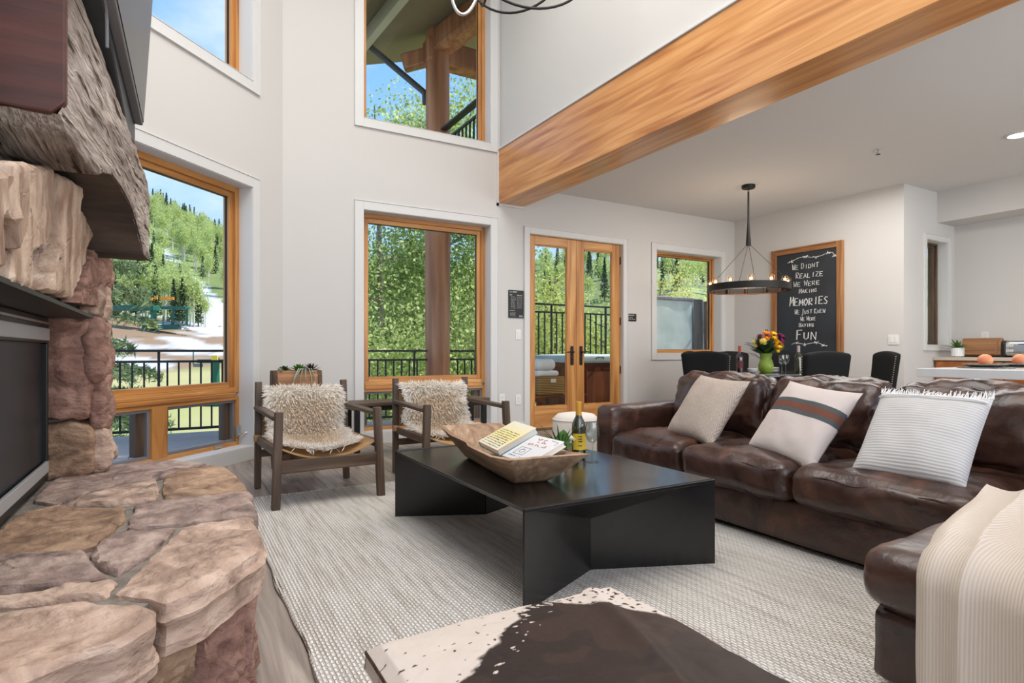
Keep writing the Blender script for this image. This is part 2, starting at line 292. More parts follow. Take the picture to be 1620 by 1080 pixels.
    def soft(s, x0, x1, y0, y1, z0, z1, r=.04, crown=(0, 0, 0), n=9, amp=0, freq=5, seed=0, T=None, stretch=(1, 1, 1), fn=None):
        c = Vector(((x0+x1)/2, (y0+y1)/2, (z0+z1)/2)); h = Vector(((x1-x0)/2, (y1-y0)/2, (z1-z0)/2)); r = min(r, h.x*.98, h.y*.98, h.z*.98)
        ts = [math.sin(PI/2*(-1+2*i/n))*.55+(-1+2*i/n)*.45 for i in range(n+1)]
        def warp(u):
            q = Vector((u[0]*h.x, u[1]*h.y, u[2]*h.z)); inn = Vector([max(-(h[i]-r), min(h[i]-r, q[i])) for i in range(3)]); d = q-inn
            if d.length > 1e-9:
                q = inn+d.normalized()*min(r, d.length) if d.length > r else q
            for i in range(3):
                j, k = (i+1) % 3, (i+2) % 3
                q[i] += crown[i]*u[i]*(1-u[j]**2)*(1-u[k]**2)
            if amp:
                p = Vector((q.x*stretch[0], q.y*stretch[1], q.z*stretch[2]))*freq+Vector((seed*7.3, seed*3.1, seed))
                nn = Vector((u[0]**3, u[1]**3, u[2]**3)).normalized(); q = q+nn*amp*(noise.fractal(p, .8, 2.0, 4))
            if fn: q = fn(q, u)
            q = c+q
            return T @ q if T is not None else q
        for ax in range(3):
            for sg in (-1, 1):
                P = []
                for a in ts:
                    row = []
                    for b in ts:
                        u = [0, 0, 0]; u[ax] = sg; u[(ax+1) % 3] = a; u[(ax+2) % 3] = b*sg; row.append(warp(u))
                    P.append(row)
                s.grid(P)
        return s
    def obj(s, name, m, parent=None, bevel=0, smooth=None, weld=False, loc=None, bseg=2):
        me = bpy.data.meshes.new(name); me.from_pydata(s.v, [], s.f)
        if s.c:
            a = me.color_attributes.new('Col', 'FLOAT_COLOR', 'POINT'); a.data.foreach_set('color', np.array(s.c, dtype=np.float32).ravel())
        if weld:
            bm = bmesh.new(); bm.from_mesh(me); bmesh.ops.remove_doubles(bm, verts=bm.verts, dist=1e-5); bmesh.ops.recalc_face_normals(bm, faces=bm.faces); bm.to_mesh(me); bm.free()
        me.materials.append(m); me.update()
        if smooth is not None:
            me.polygons.foreach_set('use_smooth', [True]*len(me.polygons)); me.set_sharp_from_angle(angle=math.radians(smooth))
        o = bpy.data.objects.new(name, me); C.objects.link(o)
        if parent is not None: o.parent = parent
        if loc is not None: o.location = loc
        if bevel:
            b = o.modifiers.new('bevel', 'BEVEL'); b.width = bevel; b.segments = bseg; b.limit_method = 'ANGLE'; b.angle_limit = math.radians(40)
        return o
def B(name, m, parent, *a, bevel=.003, **k): return MB().box(*a).obj(name, m, parent, bevel=bevel, **k)
def tag(o, label, cat, group=None):
    o['label'] = label; o['category'] = cat
    if group: o['group'] = group
    return o
def thing(name, label, cat, loc=(0, 0, 0), rz=0, group=None):
    o = bpy.data.objects.new(name, None); C.objects.link(o); o.location = loc; o.rotation_euler = (0, 0, rz); return tag(o, label, cat, group)
def struct(o): o['kind'] = 'structure'; return o
def stuff(o): o['kind'] = 'stuff'; return o
def sempty(name, loc, rz=0):
    o = bpy.data.objects.new(name, None); C.objects.link(o); o.location = loc; o.rotation_euler = (0, 0, rz); return struct(o)
def copy_tree(o, parent=None):
    c = o.copy(); C.objects.link(c)
    if parent is not None: c.parent = parent
    for ch in list(o.children): copy_tree(ch, c)
    return c
def dup(o, loc, rz, label=None, group=None):
    c = copy_tree(o); c.location = loc; c.rotation_euler = (0, 0, rz)
    if label: c['label'] = label
    if group: c['group'] = group
    return c
def Rz(a): return Matrix.Rotation(a, 4, 'Z')
def Tm(*l): return Matrix.Translation(Vector(l))
def lerp(a, b, t): return a+(b-a)*t
# ================================================================== SETTING
YB = 5.9; CX0 = .879
def wall(name, loc, rz, x0, x1, z0, z1, th, holes, m=None):
    """a wall slab in its own frame (x along, y outward, z up) with rectangular openings"""
    xs = sorted({x0, x1, *[h[0] for h in holes], *[h[1] for h in holes]}); zs = sorted({z0, z1, *[h[2] for h in holes], *[h[3] for h in holes]})
    mb = MB()
    for a, b in zip(xs, xs[1:]):
        for c, d in zip(zs, zs[1:]):
            if any(h[0]-1e-6 <= a and b <= h[1]+1e-6 and h[2]-1e-6 <= c and d <= h[3]+1e-6 for h in holes): continue
            mb.box(a, b, 0, th, c, d)
    o = mb.obj(name, m or M['wall']); o.location = loc; o.rotation_euler = (0, 0, rz); return struct(o)
CW = (1.655, 3.122, .12, 2.40); CU = (1.655, 3.122, 3.335, 5.15); DR = (3.645, 5.09, 0, 2.36); SW = (5.68, 6.97, .93, 2.345)
wall('wall_back', (0, YB, 0), 0, CX0-.1, 7.47, -.25, 6.0, .2, [CW, CU, DR, SW])
LW = (-2.105, -.425, .12, 2.40); LU = (-2.105, -.425, 3.335, 5.15)
wall('wall_left', (CX0, YB, 0), PI/4, -2.75, .08, -.25, 6.0, .2, [LW, LU])
wx, wy = CX0-2.75*.7071, YB-2.75*.7071
wall('wall_west', (wx, -3, 0), PI/2, 0, wy+3+.05, -.2, 6.0, .15, [])
wall('wall_dining', (7.27, YB, 0), -PI/2, -.1, 2.35, -.2, 3.05, .2, [])
wall('wall_recess', (7.27, 3.55, 0), 0, .2, 1.4, -.2, 3.05, .2, [(.50, 1.01, 1.03, 2.30)])
wall('wall_kitchen', (8.47, 3.75, 0), -PI/2, 0, 6.75, -.2, 3.05, .15, [])
wall('wall_loft', (3.245, YB, 0), -PI/2, 0, 8.9, 3.29, 6.0, .15, [])
struct(MB().box(3.395, 8.7, -3, YB, 2.89, 3.05).obj('ceiling_dining', M['ceil']))
struct(MB().box(-1.4, 3.4, -3, YB, 5.85, 6.0).obj('ceiling_great_room', M['ceil']))
struct(MB().box(8.04, 8.47, -3, 3.55, 2.52, 2.89).obj('trim_soffit', M['wall']))
# timber beam that carries the loft, with its white edging
bm_ = struct(MB().box(3.22, 3.565, -3, YB, 2.66, 3.27).obj('ceiling_beam', M['beam'], bevel=.004)); bm_['label'] = 'long honey-stained timber beam under the white loft wall'
struct(MB().box(3.205, 3.25, -3, YB, 3.27, 3.295).obj('trim_beam_ledge', M['trim'], bevel=.004))
struct(MB().box(3.2, 3.222, YB-.02, YB, 2.635, 3.29).box(3.2, 3.57, YB-.02, YB, 2.635, 2.662).obj('trim_beam_end', M['trim']))
# floor: slab and planks
fl = struct(MB().box(-1.5, 8.7, -3, YB+.02, -.2, -.012).obj('floor', M['floor']))
pw = .185; xs = np.arange(-.75, 3.6, pw)
pm = {}
for x in xs:
    y = -1.0-random.random()*1.2
    while y < YB:
        ln = random.choice((1.5, 1.9, 2.3)); y1 = min(y+ln, YB)
        inside = not (x+pw < wx) and not ((y1-x) > 5.3 and y-x > 5.0)
        if inside and y1 > .3:
            key = round(y1-y, 2)
            if key not in pm:
                o = MB().box(.0012, pw-.0012, .0012, key-.0012, -.02, 0).obj('plank', M['floor'], bevel=.0015, bseg=1); pm[key] = o
            else:
                o = pm[key].copy(); C.objects.link(o)
            o.parent = fl; o.location = (x, y, 0)
        y = y1
fl2 = struct(MB().box(xs[-1]+pw, 8.6, -3, YB, -.02, 0).obj('floor_dining', M['floor']))

# ---- white casings and baseboards
def casing(name, loc, rz, h, w=.085, sill=True):
    mb = MB(); x0, x1, z0, z1 = h; d = -.016
    mb.box(x0-w, x0, d, 0, z0-(w if sill else 0), z1+w); mb.box(x1, x1+w, d, 0, z0-(w if sill else 0), z1+w); mb.box(x0, x1, d, 0, z1, z1+w)
    if sill: mb.box(x0, x1, d, 0, z0-w, z0)
    e = .008
    mb.box(x0-w-e, x0-w, d-.006, 0, z0-(w if sill else 0), z1+w+e); mb.box(x1+w, x1+w+e, d-.006, 0, z0-(w if sill else 0), z1+w+e); mb.box(x0-w, x1+w, d-.006, 0, z1+w, z1+w+e)
    if sill: mb.box(x0-w-e, x1+w+e, d-.006, 0, z0-w-e, z0-w)
    o = mb.obj(name, M['trim'], bevel=.002); o.location = loc; o.rotation_euler = (0, 0, rz); return struct(o)
def jamb(name, loc, rz, h, dep=.15, bottom=True):
    x0, x1, z0, z1 = h; t = .004; mb = MB()
    mb.box(x0, x0+t, -.004, dep, z0, z1).box(x1-t, x1, -.004, dep, z0, z1).box(x0, x1, -.004, dep, z1-t, z1)
    if bottom: mb.box(x0, x1, -.02, dep, z0, z0+t)
    o = mb.obj(name, M['trim']); o.location = loc; o.rotation_euler = (0, 0, rz); return struct(o)
for i, (loc, rz, h) in enumerate((((0, YB, 0), 0, CW), ((0, YB, 0), 0, CU), ((0, YB, 0), 0, SW), ((CX0, YB, 0), PI/4, LW), ((CX0, YB, 0), PI/4, LU))):
    if i not in (0, 3): casing(f'trim_{i+1}', loc, rz, h)
    else:
        casing(f'trim_{i+1}', loc, rz, (h[0], h[1], h[2], h[3]), sill=False)
        o = MB().box(h[0]-.085, h[1]+.085, -.022, 0, 0, h[2]).obj('baseboard_'+('back' if i == 0 else 'left'), M['trim'], bevel=.003); o.location = loc; o.rotation_euler = (0, 0, rz); struct(o)
    jamb(f'trim_jamb_{i+1}', loc, rz, h)
casing('trim_door', (0, YB, 0), 0, DR, w=.07, sill=False); jamb('trim_door_jamb', (0, YB, 0), 0, DR, .05, False)
casing('trim_recess', (7.27, 3.55, 0), 0, (.50, 1.01, 1.03, 2.30), w=.06); jamb('trim_recess_jamb', (7.27, 3.55, 0), 0, (.50, 1.01, 1.03, 2.30), .15)
struct(MB().box(CX0, 1.57, YB-.015, YB, 0, .12).box(3.21, 3.57, YB-.015, YB, 0, .12).box(5.16, 7.27, YB-.015, YB, 0, .12).obj('baseboard_wall', M['trim'], bevel=.003))
struct(MB().box(7.255, 7.27, 3.55, YB, 0, .12).obj('baseboard_dining', M['trim'], bevel=.003))

# ---- wooden windows
def two_step(mb, x0, x1, z0, z1, y0, w1=.05, w2=.045):
    pass
def frame_set(par, x0, x1, z0, z1, y, wd=.095, dep=.09, mats=('fir_x', 'fir_z'), name='frame', step=True):
    """four members, each with the stepped inner profile of the photograph"""
    def mem(nm, m, a):
        mb = MB().box(*a[0])
        if step: mb.box(*a[1])
        mb.obj(nm, M[m], par, bevel=.004)
    s = wd*.52; i = wd
    mem(name+'_stile', mats[1], ((x0, x0+s, y, y+dep, z0, z1), (x0+s, x0+i, y+.025, y+dep, z0+s, z1-s)))
    mem(name+'_stile', mats[1], ((x1-s, x1, y, y+dep, z0, z1), (x1-i, x1-s, y+.025, y+dep, z0+s, z1-s)))
    mem(name+'_rail', mats[0], ((x0+s, x1-s, y, y+dep, z1-s, z1), (x0+i, x1-i, y+.025, y+dep, z1-i, z1-s)))
    mem(name+'_rail', mats[0], ((x0+s, x1-s, y, y+dep, z0, z0+s), (x0+i, x1-i, y+.025, y+dep, z0+s, z0+i)))
def pane(par, x0, x1, z0, z1, y): MB().box(x0, x1, y, y+.006, z0, z1).obj('pane', M['pane'], par)
def gasket(par, x0, x1, z0, z1, y, w=.02, m='greyplastic', dep=.03):
    MB().box(x0, x0+w, y, y+dep, z0, z1).box(x1-w, x1, y, y+dep, z0, z1).box(x0+w, x1-w, y, y+dep, z0, z0+w).box(x0+w, x1-w, y, y+dep, z1-w, z1).obj('weather_strip', M[m], par)
def big_window(name, loc, rz, h, crank):
    r = sempty(name, loc, rz); x0, x1, z0, z1 = h; y = .13; zm0, zm1 = .515, .64
    # fixed light above the middle rail
    frame_set(r, x0, x1, zm1-.052, z1, y)
    pane(r, x0+.09, x1-.09, zm1, z1-.09, y+.05); gasket(r, x0+.088, x1-.088, zm1-.01, z1-.088, y+.048, .012, 'black', .02)
    MB().box(x0+.052, x1-.052, y-.012, y+.03, zm1-.085, zm1-.05).box(x0+.052, x1-.052, y-.004, y+.03, zm1-.05, zm1-.02).obj('middle_rail', M['fir_x'], r, bevel=.006)
    # two awning sashes below, a post between them
    frame_set(r, x0, x1, z0, zm1-.08, y, wd=.07, name='lower_frame', step=False)
    xm = (x0+x1)/2; MB().box(xm-.07, xm+.07, y-.004, y+.09, z0+.03, zm1-.1).obj('mullion', M['fir_z'], r, bevel=.004)
    for a, b in ((x0+.037, xm-.07), (xm+.07, x1-.037)):
        gasket(r, a, b, z0+.036, zm1-.116, y+.02, .022, 'greyplastic', .05)
        MB().box(b-.09, b-.022, y+.05, y+.11, z0+.058, zm1-.138).box(a+.022, a+.05, y+.05, y+.11, z0+.058, zm1-.138).obj('sash_stile', M['oak_z'], r, bevel=.003)
        pane(r, a+.05, b-.09, z0+.058, zm1-.138, y+.08)
    if crank:
        MB().box(x1-.045, x1-.015, y-.02, y, .2, .3).tube([(x1-.03, y-.02, .22), (x1-.02, y-.07, .225), (x1+.04, y-.09, .26)], .008).ball((x1+.045, y-.09, .262), .014).obj('window_crank', M['nickel'], r, smooth=40)
        MB().box(x1-.3, x1-.22, y-.012, y+.004, z0+.012, z0+.034).obj('sash_latch', M['nickel'], r, bevel=.003)
    return r
big_window('window_1', (CX0, YB, 0), PI/4, LW, True)
big_window('window_2', (0, YB, 0), 0, CW, False)
for nm, loc, rz, h in (('window_3', (CX0, YB, 0), PI/4, LU), ('window_4', (0, YB, 0), 0, CU), ('window_5', (0, YB, 0), 0, SW)):
    r = sempty(nm, loc, rz); frame_set(r, *h, .13, wd=.075 if nm != 'window_5' else .05); k = .07 if nm != 'window_5' else .045
    pane(r, h[0]+k, h[1]-k, h[2]+k, h[3]-k, .18); gasket(r, h[0]+k-.004, h[1]-k+.004, h[2]+k-.004, h[3]-k+.004, .175, .012, 'black', .02)
r = sempty('window_6', (7.27, 3.55, 0)); frame_set(r, .50, 1.01, 1.03, 2.30, .1, wd=.05, mats=('oak_x', 'oak_z')); pane(r, .55, .96, 1.08, 2.25, .15)
MB().box(.6, .625, .13, .17, 1.08, 2.25).box(.65, .67, .13, .17, 1.08, 2.25).obj('sash_stile', M['chrome'], r)
# ---- french doors
def leaf(name, x0, x1, gl, hinge_right):
    r = sempty(name, (0, YB, 0)); y0, y1 = .05, .095; z0, z1 = .02, 2.355; gx0, gx1 = gl; gz0, gz1 = .29, 2.235
    MB().box(x0, gx0-.012, y0, y1, z0, z1).obj('door_stile', M['fir_z'], r, bevel=.004); MB().box(gx1+.012, x1, y0, y1, z0, z1).obj('door_stile', M['fir_z'], r, bevel=.004)
    MB().box(gx0-.012, gx1+.012, y0, y1, gz1+.012, z1).obj('door_rail', M['fir_x'], r, bevel=.003); MB().box(gx0-.012, gx1+.012, y0, y1, z0, gz0-.012).obj('door_rail', M['fir_x'], r, bevel=.003)
    MB().box(gx0-.012, gx0, y0+.012, y1-.012, gz0-.012, gz1+.012).box(gx1, gx1+.012, y0+.012, y1-.012, gz0-.012, gz1+.012).box(gx0, gx1, y0+.012, y1-.012, gz1, gz1+.012).box(gx0, gx1, y0+.012, y1-.012, gz0-.012, gz0).obj('glazing_bead', M['fir_z'], r, bevel=.002)
    pane(r, gx0, gx1, gz0, gz1, .07)
    hx = (x1-.07) if not hinge_right else x0+.065
    hp = MB().soft(hx-.022, hx+.022, y0-.014, y0, .78, 1.02, r=.02, n=6).obj('handle_plate', M['blackiron'], r, smooth=40, weld=True)
    sgn = -1 if not hinge_right else 1
    MB().tube([(hx, y0-.01, .945), (hx, y0-.055, .945), (hx+sgn*.05, y0-.06, .95), (hx+sgn*.11, y0-.055, .942)], [.009, .009, .009, .007]).obj('lever', M['blackiron'], hp, smooth=40)
    MB().ball((hx, y0-.016, .86), (.011, .01, .014)).obj('lock_cylinder', M['blackiron'], hp, smooth=60)
    if hinge_right:
        for z in (.12, .66, 1.3, 2.1): MB().tube([(x1+.002, y0-.008, z), (x1+.002, y0-.008, z+.1)], .011).obj('hinge', M['blackiron'], r, smooth=40)
    return r
leaf('door_1', 3.648, 4.372, (3.765, 4.22), False); leaf('door_2', 4.376, 5.086, (4.505, 4.94), True)
struct(MB().box(3.645, 5.09, YB-.01, YB+.2, -.01, .02).obj('trim_door_threshold', M['oak_x'], bevel=.003))

# ---- switches, outlets, signs (wall frame: x right, -y into the room)
def plate(name, label, cat, loc, rz, w, h, kind):
    r = thing(name, label, cat, loc, rz)
    MB().soft(-w/2, w/2, -.008, 0, -h/2, h/2, r=.004, n=4).obj('cover_plate', M['plastic'], r, weld=True, smooth=40)
    if kind == 'switch':
        n = max(1, round(w/.05)-(0 if w > .1 else 1)); n = 2 if w > .1 else 1
        for i in range(n):
            cx = (i-(n-1)/2)*.046; MB().box(cx-.016, cx+.016, -.012, -.006, -.034, .034).obj('rocker', M['plastic'], r, bevel=.002)
    else:
        for z in (-.02, .02):
            f = MB().lathe([(.0165, 0), (.0165, .003), (0, .003)], 16, T=Tm(0, -.008, z) @ Matrix.Rotation(PI/2, 4, 'X')).obj('socket', M['plastic'], r, smooth=40)
            MB().box(-.006, -.004, -.0125, -.0105, z-.004, z+.006).box(.004, .006, -.0125, -.0105, z-.004, z+.006).obj('slot', M['black'], f)
    return r
plate('light_switch', 'white light switch plate under the large black notice by the french doors', 'switch', (3.49, YB, 1.15), 0, .075, .12, 'switch')
plate('wall_outlet', 'white wall outlet low beside the french door casing', 'outlet', (3.49, YB, .385), 0, .075, .12, 'outlet')
plate('wall_outlet', 'white wall outlet low beside the centre window casing', 'outlet', (3.27, YB, .40), 0, .075, .12, 'outlet')
plate('light_switch', 'white double light switch plate right of the framed blackboard', 'switch', (7.27, 3.66, 1.09), -PI/2, .12, .12, 'switch')
plate('wall_outlet', 'white outlet on the kitchen wall above the cutting board', 'outlet', (8.47, 3.23, 1.14), -PI/2, .075, .1, 'outlet')
def textlines(mb, x0, x1, z, h, y, seed, word=.02, gap=.006):
    rr = random.Random(seed); x = x0
    while x < x1-.01:
        w = min(word*rr.uniform(.5, 1.5), x1-x); k = 0
        while k < w-.002:                                     # little upright strokes and bowls, unreadably small
            mb.box(x+k, x+k+.0022, y, y+.0008, z, z+h*rr.choice((.7, 1, 1, .85))); mb.box(x+k, x+k+.005, y, y+.0008, z+h*rr.choice((0, .45, .8)), z+h*rr.choice((0, .45, .8))+h*.16); k += .0062
        x += w+gap
sg = thing('notice_board', 'tall black notice with small white print left of the french doors', 'sign', (3.355, YB, 1.345), 0)
MB().box(0, .205, -.012, 0, 0, .325).obj('panel', M['black'], sg, bevel=.002)
mb = MB(); textlines(mb, .012, .11, .296, .017, -.0132, 1, .05, .008); textlines(mb, .012, .05, .262, .012, -.0132, 2, .04); textlines(mb, .11, .185, .258, .014, -.0132, 3, .05)
textlines(mb, .012, .085, .082, .011, -.0132, 8, .03); textlines(mb, .14, .195, .012, .02, -.0132, 11, .05)
for i in range(9): textlines(mb, .03, .092, .243-.0165*i, .0055, -.0132, 20+i); textlines(mb, .112, .186, .240-.0155*i, .005, -.0132, 40+i)
for i in range(4): textlines(mb, .02, .095, .062-.014*i, .005, -.0132, 60+i)
stuff(mb.obj('lettering', M['chalk'], sg))
sg = thing('notice_plaque', 'small black plaque with white print right of the french doors', 'sign', (5.163, YB, 1.353), 0)
MB().box(0, .155, -.01, 0, 0, .1).obj('panel', M['black'], sg, bevel=.002)
mb = MB(); textlines(mb, .014, .115, .07, .017, -.0112, 70, .05); textlines(mb, .014, .1, .043, .009, -.0112, 71, .03); textlines(mb, .014, .14, .022, .011, -.0112, 72, .03); stuff(mb.obj('lettering', M['chalk'], sg))
# ceiling fittings
r = thing('recessed_ceiling_light', 'round white recessed light glowing in the dining ceiling', 'ceiling light', (6.52, 2.24, 2.89))
MB().ring([(.095, 0), (.095, -.008), (.075, -.012), (.07, 0)], 32).obj('trim_ring', M['trim'], r, smooth=40)
MB().lathe([(.07, -.004), (0, -.005)], 24).obj('lens', mat('lit_lamp_lens', (1, .93, .84, 1), emit=9), r)
lamp('ceiling_spot', 'SPOT', (6.52, 2.24, 2.86), (0, 0, 0), 30, (1, .9, .78), spot_size=2.2, spot_blend=.6, shadow_soft_size=.07)
r = thing('fire_sprinkler', 'small metal fire sprinkler head on the dining ceiling', 'sprinkler', (5.85, 3.085, 2.89))
MB().lathe([(.035, 0), (.03, -.008), (.012, -.01), (.01, -.03), (0, -.03)], 16).obj('escutcheon', M['chrome'], r, smooth=40)
MB().lathe([(.02, -.045), (.022, -.043), (0, -.043)], 12).bar((-.01, 0, -.028), (-.012, 0, -.044), .004, .004).bar((.01, 0, -.028), (.012, 0, -.044), .004, .004).obj('deflector', M['blackiron'], r)
# ================================================================== FIREPLACE
fp = thing('fireplace', 'stone fireplace with a raised flagstone hearth and black screened firebox', 'fireplace', (0, 0, 0))
def fbm(p, o=5): return noise.fractal(Vector(p), .9, 2.1, o)
def slab(poly, fr, thick, m, seed, bev=.022, amp=.012, nout=56, rings=9, sides=4, strata=.0, name='stone', tilt=0, parent=fp, vert=0):
    """a rough stone: outline (u,v) walked round, a domed uneven face, broken sides; fr maps (u,v,w) into the room"""
    P = [Vector((a, b)) for a, b in poly]; n = len(P); per = [(P[(i+1) % n]-P[i]).length for i in range(n)]; tot = sum(per)
    out = []
    for k in range(nout):
        d = tot*k/nout; i = 0
        while d > per[i]: d -= per[i]; i += 1
        out.append(P[i].lerp(P[(i+1) % n], d/per[i]))
    out = [(out[k-1]+out[k]*2+out[(k+1) % nout])/4 for k in range(nout)]
    c = sum(out, Vector((0, 0)))/nout; V = []
    sh = [1-max(0.0, .004/max(.02, (o-c).length)) for o in out]
    def pt(s, w, k, face):
        q = c+(out[k]-c)*s; p = Vector((q.x, q.y, w)); q = Vector((q.x*2.2, q.y*.4)) if vert else q; s3 = Vector((q.x*9+seed*3.7, q.y*9+seed*1.3, w*9+seed))
        if face:
            lay = noise.noise(Vector((q.x*4+seed*5, q.y*4, seed)))
            lay += .35*noise.noise(Vector((q.x*13, q.y*13+seed, 2))); tt = lay*4; tf = tt-math.floor(tt); step = (math.floor(tt)+min(1, tf*5))/4.0
            h = amp*fbm(s3, 6)*.7+amp*1.9*step+amp*.6*noise.noise(Vector((q.x*26+seed, q.y*26, 3)))+amp*.25*noise.noise(Vector((q.x*70, q.y*70, seed)))
            p.z += h*min(1, (1-s)*6+.25)
        else:
            e = fbm(s3*1.4, 5)*amp*1.0+strata*(noise.noise(Vector((seed, 1, w*70)))+.6*noise.noise(Vector((q.x*5, q.y*5+seed, w*34))))
            d = (out[k]-c).normalized(); p.x += d.x*e; p.y += d.y*e
        return fr(*p)
    rowsP = []
    for j in range(sides): rowsP.append([pt(sh[k], -thick+(thick-bev)*j/(sides-1), k, False) for k in range(nout)])
    rowsP.append([pt(sh[k]-.3*bev/max(.05, (out[k]-c).length), -bev*.28, k, False) for k in range(nout)])
    for j in range(rings):
        s_ = 1-(j/(rings))**1.0
        rowsP.append([pt(max(.02, sh[k]*s_-bev*1.1*s_/max(.05, (out[k]-c).length)), 0, k, True) for k in range(nout)])
    mb = MB().grid(rowsP, closed=True); mb.add([fr(c.x, c.y, amp*.2)], []); b0 = (len(rowsP)-1)*nout; ci = len(mb.v)-1
    mb.f += [(b0+k, b0+(k+1) % nout, ci) for k in range(nout)]
    o = mb.obj(name, m, parent, smooth=38, weld=True); return o
HZ = .42
def grow(poly, e):
    c = sum((Vector(p) for p in poly), Vector((0, 0)))/len(poly); return [tuple(Vector(p)+(Vector(p)-c).normalized()*e) for p in poly]
def hearth(u, v, w): return Vector((u, v, HZ+w))
top = [
 ('st_a', [(-.50, 1.66), (-.32, 1.57), (-.253, 1.563), (-.138, 1.509), (-.045, 1.44), (-.035, 1.37), (-.084, 1.30), (-.166, 1.28), (-.25, 1.22), (-.40, 1.16), (-.56, 1.16)], .115, .028),
 ('st_a', [(-.02, 1.432), (-.05, 1.475), (-.122, 1.54), (-.10, 1.625), (-.052, 1.823), (.018, 2.015), (.094, 2.045), (.213, 2.035), (.22, 1.80), (.205, 1.70), (.13, 1.60), (.05, 1.48)], .115, .028),
 ('st_b', [(-.122, 2.10), (-.123, 2.375), (-.05, 2.412), (.083, 2.405), (.238, 2.378), (.226, 2.055), (.095, 2.068), (.013, 2.085)], .10, .02),
 ('st_d', [(-.04, 2.86), (.03, 2.98), (.14, 3.06), (.20, 2.95), (.222, 2.68), (.235, 2.41), (.042, 2.43), (-.034, 2.44), (-.042, 2.65)], .10, .02),
 ('st_a', [(-.33, 2.53), (-.28, 2.68), (-.19, 2.78), (-.08, 2.85), (-.062, 2.65), (-.066, 2.46), (-.176, 2.455)], .08, .02),
 ('st_b', [(-.44, 2.66), (-.44, 3.04), (-.30, 3.30), (-.05, 3.32), (.12, 3.13), (.01, 3.0), (-.06, 2.885), (-.204, 2.80), (-.30, 2.71), (-.355, 2.56)], .08, .02),
 ('st_d', [(-.455, 2.23), (-.44, 2.46), (-.36, 2.54), (-.31, 2.47), (-.152, 2.37), (-.148, 2.21), (-.20, 1.945), (-.30, 1.94), (-.455, 2.02)], .08, .02),
 ('st_b', [(-.133, 2.06), (-.004, 2.03), (-.07, 1.812), (-.122, 1.69), (-.165, 1.78), (-.188, 1.90), (-.16, 2.04)], .08, .018),
 ('st_b', [(-.455, 1.99), (-.30, 1.92), (-.205, 1.89), (-.182, 1.765), (-.14, 1.672), (-.20, 1.655), (-.455, 1.70)], .08, .018),
 ('st_a', [(-.455, 1.675), (-.20, 1.637), (-.125, 1.632), (-.138, 1.55), (-.25, 1.582), (-.32, 1.59)], .08, .016)]
for i, (m, poly, th, bv) in enumerate(top):
    slab(grow(poly, .012 if i > 1 else .004), hearth, th, M[m], i*1.7+2, bev=.010 if i > 1 else .02, amp=.0085 if i > 1 else .0095, strata=.014 if i < 2 else .004, nout=150 if i < 2 else 96, rings=26 if i < 2 else 18, sides=10 if i < 2 else 4)
core = [(-.95, 1.22), (-.5, 1.25), (-.25, 1.32), (-.06, 1.47), (.13, 1.72), (.165, 1.85), (.175, 2.95), (.05, 3.12), (-.2, 3.33), (-.95, 3.4)]
MB().prism(core, 0, HZ-.014).obj('mortar_bed', M['mortar'], fp)
# riser stones under the overhanging slabs
def riser(p0, p1):
    p0 = Vector(p0); p1 = Vector(p1); d = (p1-p0); ln = d.length; d.normalize(); nrm = Vector((d.y, -d.x))
    def fr(u, v, w): q = p0+d*u+nrm*(w+.022); return Vector((q.x, q.y, v))
    return fr, ln
fr, ln = riser((-.06, 1.455), (.145, 1.70))
slab([(.0, .0), (.13, .0), (.148, .17), (.14, .325), (.0, .325)], fr, .05, M['st_d'], 31, amp=.02, nout=48, bev=.02)
slab([(.155, .0), (.33, .0), (.335, .17), (.32, .325), (.165, .325), (.158, .15)], fr, .07, M['st_c'], 33, amp=.03, nout=56, bev=.03, strata=.008)
fr, ln = riser((-.5, 1.235), (-.06, 1.455))
slab([(.0, .0), (.235, .0), (.225, .2), (.24, .325), (.0, .325)], fr, .05, M['st_a'], 35, amp=.022, nout=48)
slab([(.25, .0), (.49, .0), (.485, .325), (.255, .325), (.24, .2)], fr, .05, M['st_d'], 37, amp=.022, nout=48)
fr, ln = riser((.165, 1.73), (.175, 2.95))
for k, (a, b) in enumerate(((.0, .3), (.31, .66), (.67, .93), (.94, 1.22))):
    slab([(a, 0), (b, 0), (b-.01, .325), (a+.005, .325)], fr, .05, M[('st_c', 'st_a', 'st_b', 'st_d')[k]], 40+k, amp=.015, nout=36, rings=5)
# chimney mass behind everything, firebox
MB().box(-.95, -.5, 1.15, 3.42, .38, 5.85).box(-.5, -.335, 1.15, 1.46, .38, 1.1).box(-.5, -.37, 3.16, 3.42, .38, 1.5).box(-.5, -.40, 1.0, 3.42, 1.13, 5.85).obj('chimney_core', M['mortar'], fp)
fb = MB().box(-.505, -.46, 1.46, 3.06, .42, .455).box(-.505, -.46, 1.46, 3.06, .985, 1.09).box(-.505, -.46, 3.035, 3.06, .455, .985).box(-.505, -.46, 1.46, 1.49, .455, .985).obj('firebox_frame', M['black'], fp, bevel=.004)
MB().box(-.47, -.452, 1.48, 3.035, .995, 1.045).box(-.468, -.455, 1.48, 3.035, .455, .50).obj('steel_band', M['satin'], fb, bevel=.003)
MB().box(-.47, -.448, 1.47, 3.045, 1.06, 1.068).obj('steel_lip', M['chrome'], fb)
MB().box(-.5, -.478, 1.48, 3.04, .455, 1.0).obj('fire_screen', M['mesh'], fb)
MB().box(-.5, -.30, 1.46, 3.0, 1.088, 1.10).box(-.5, -.49, 1.46, 3.05, 1.05, 1.10).obj('lintel_angle', M['blackiron'], fp)
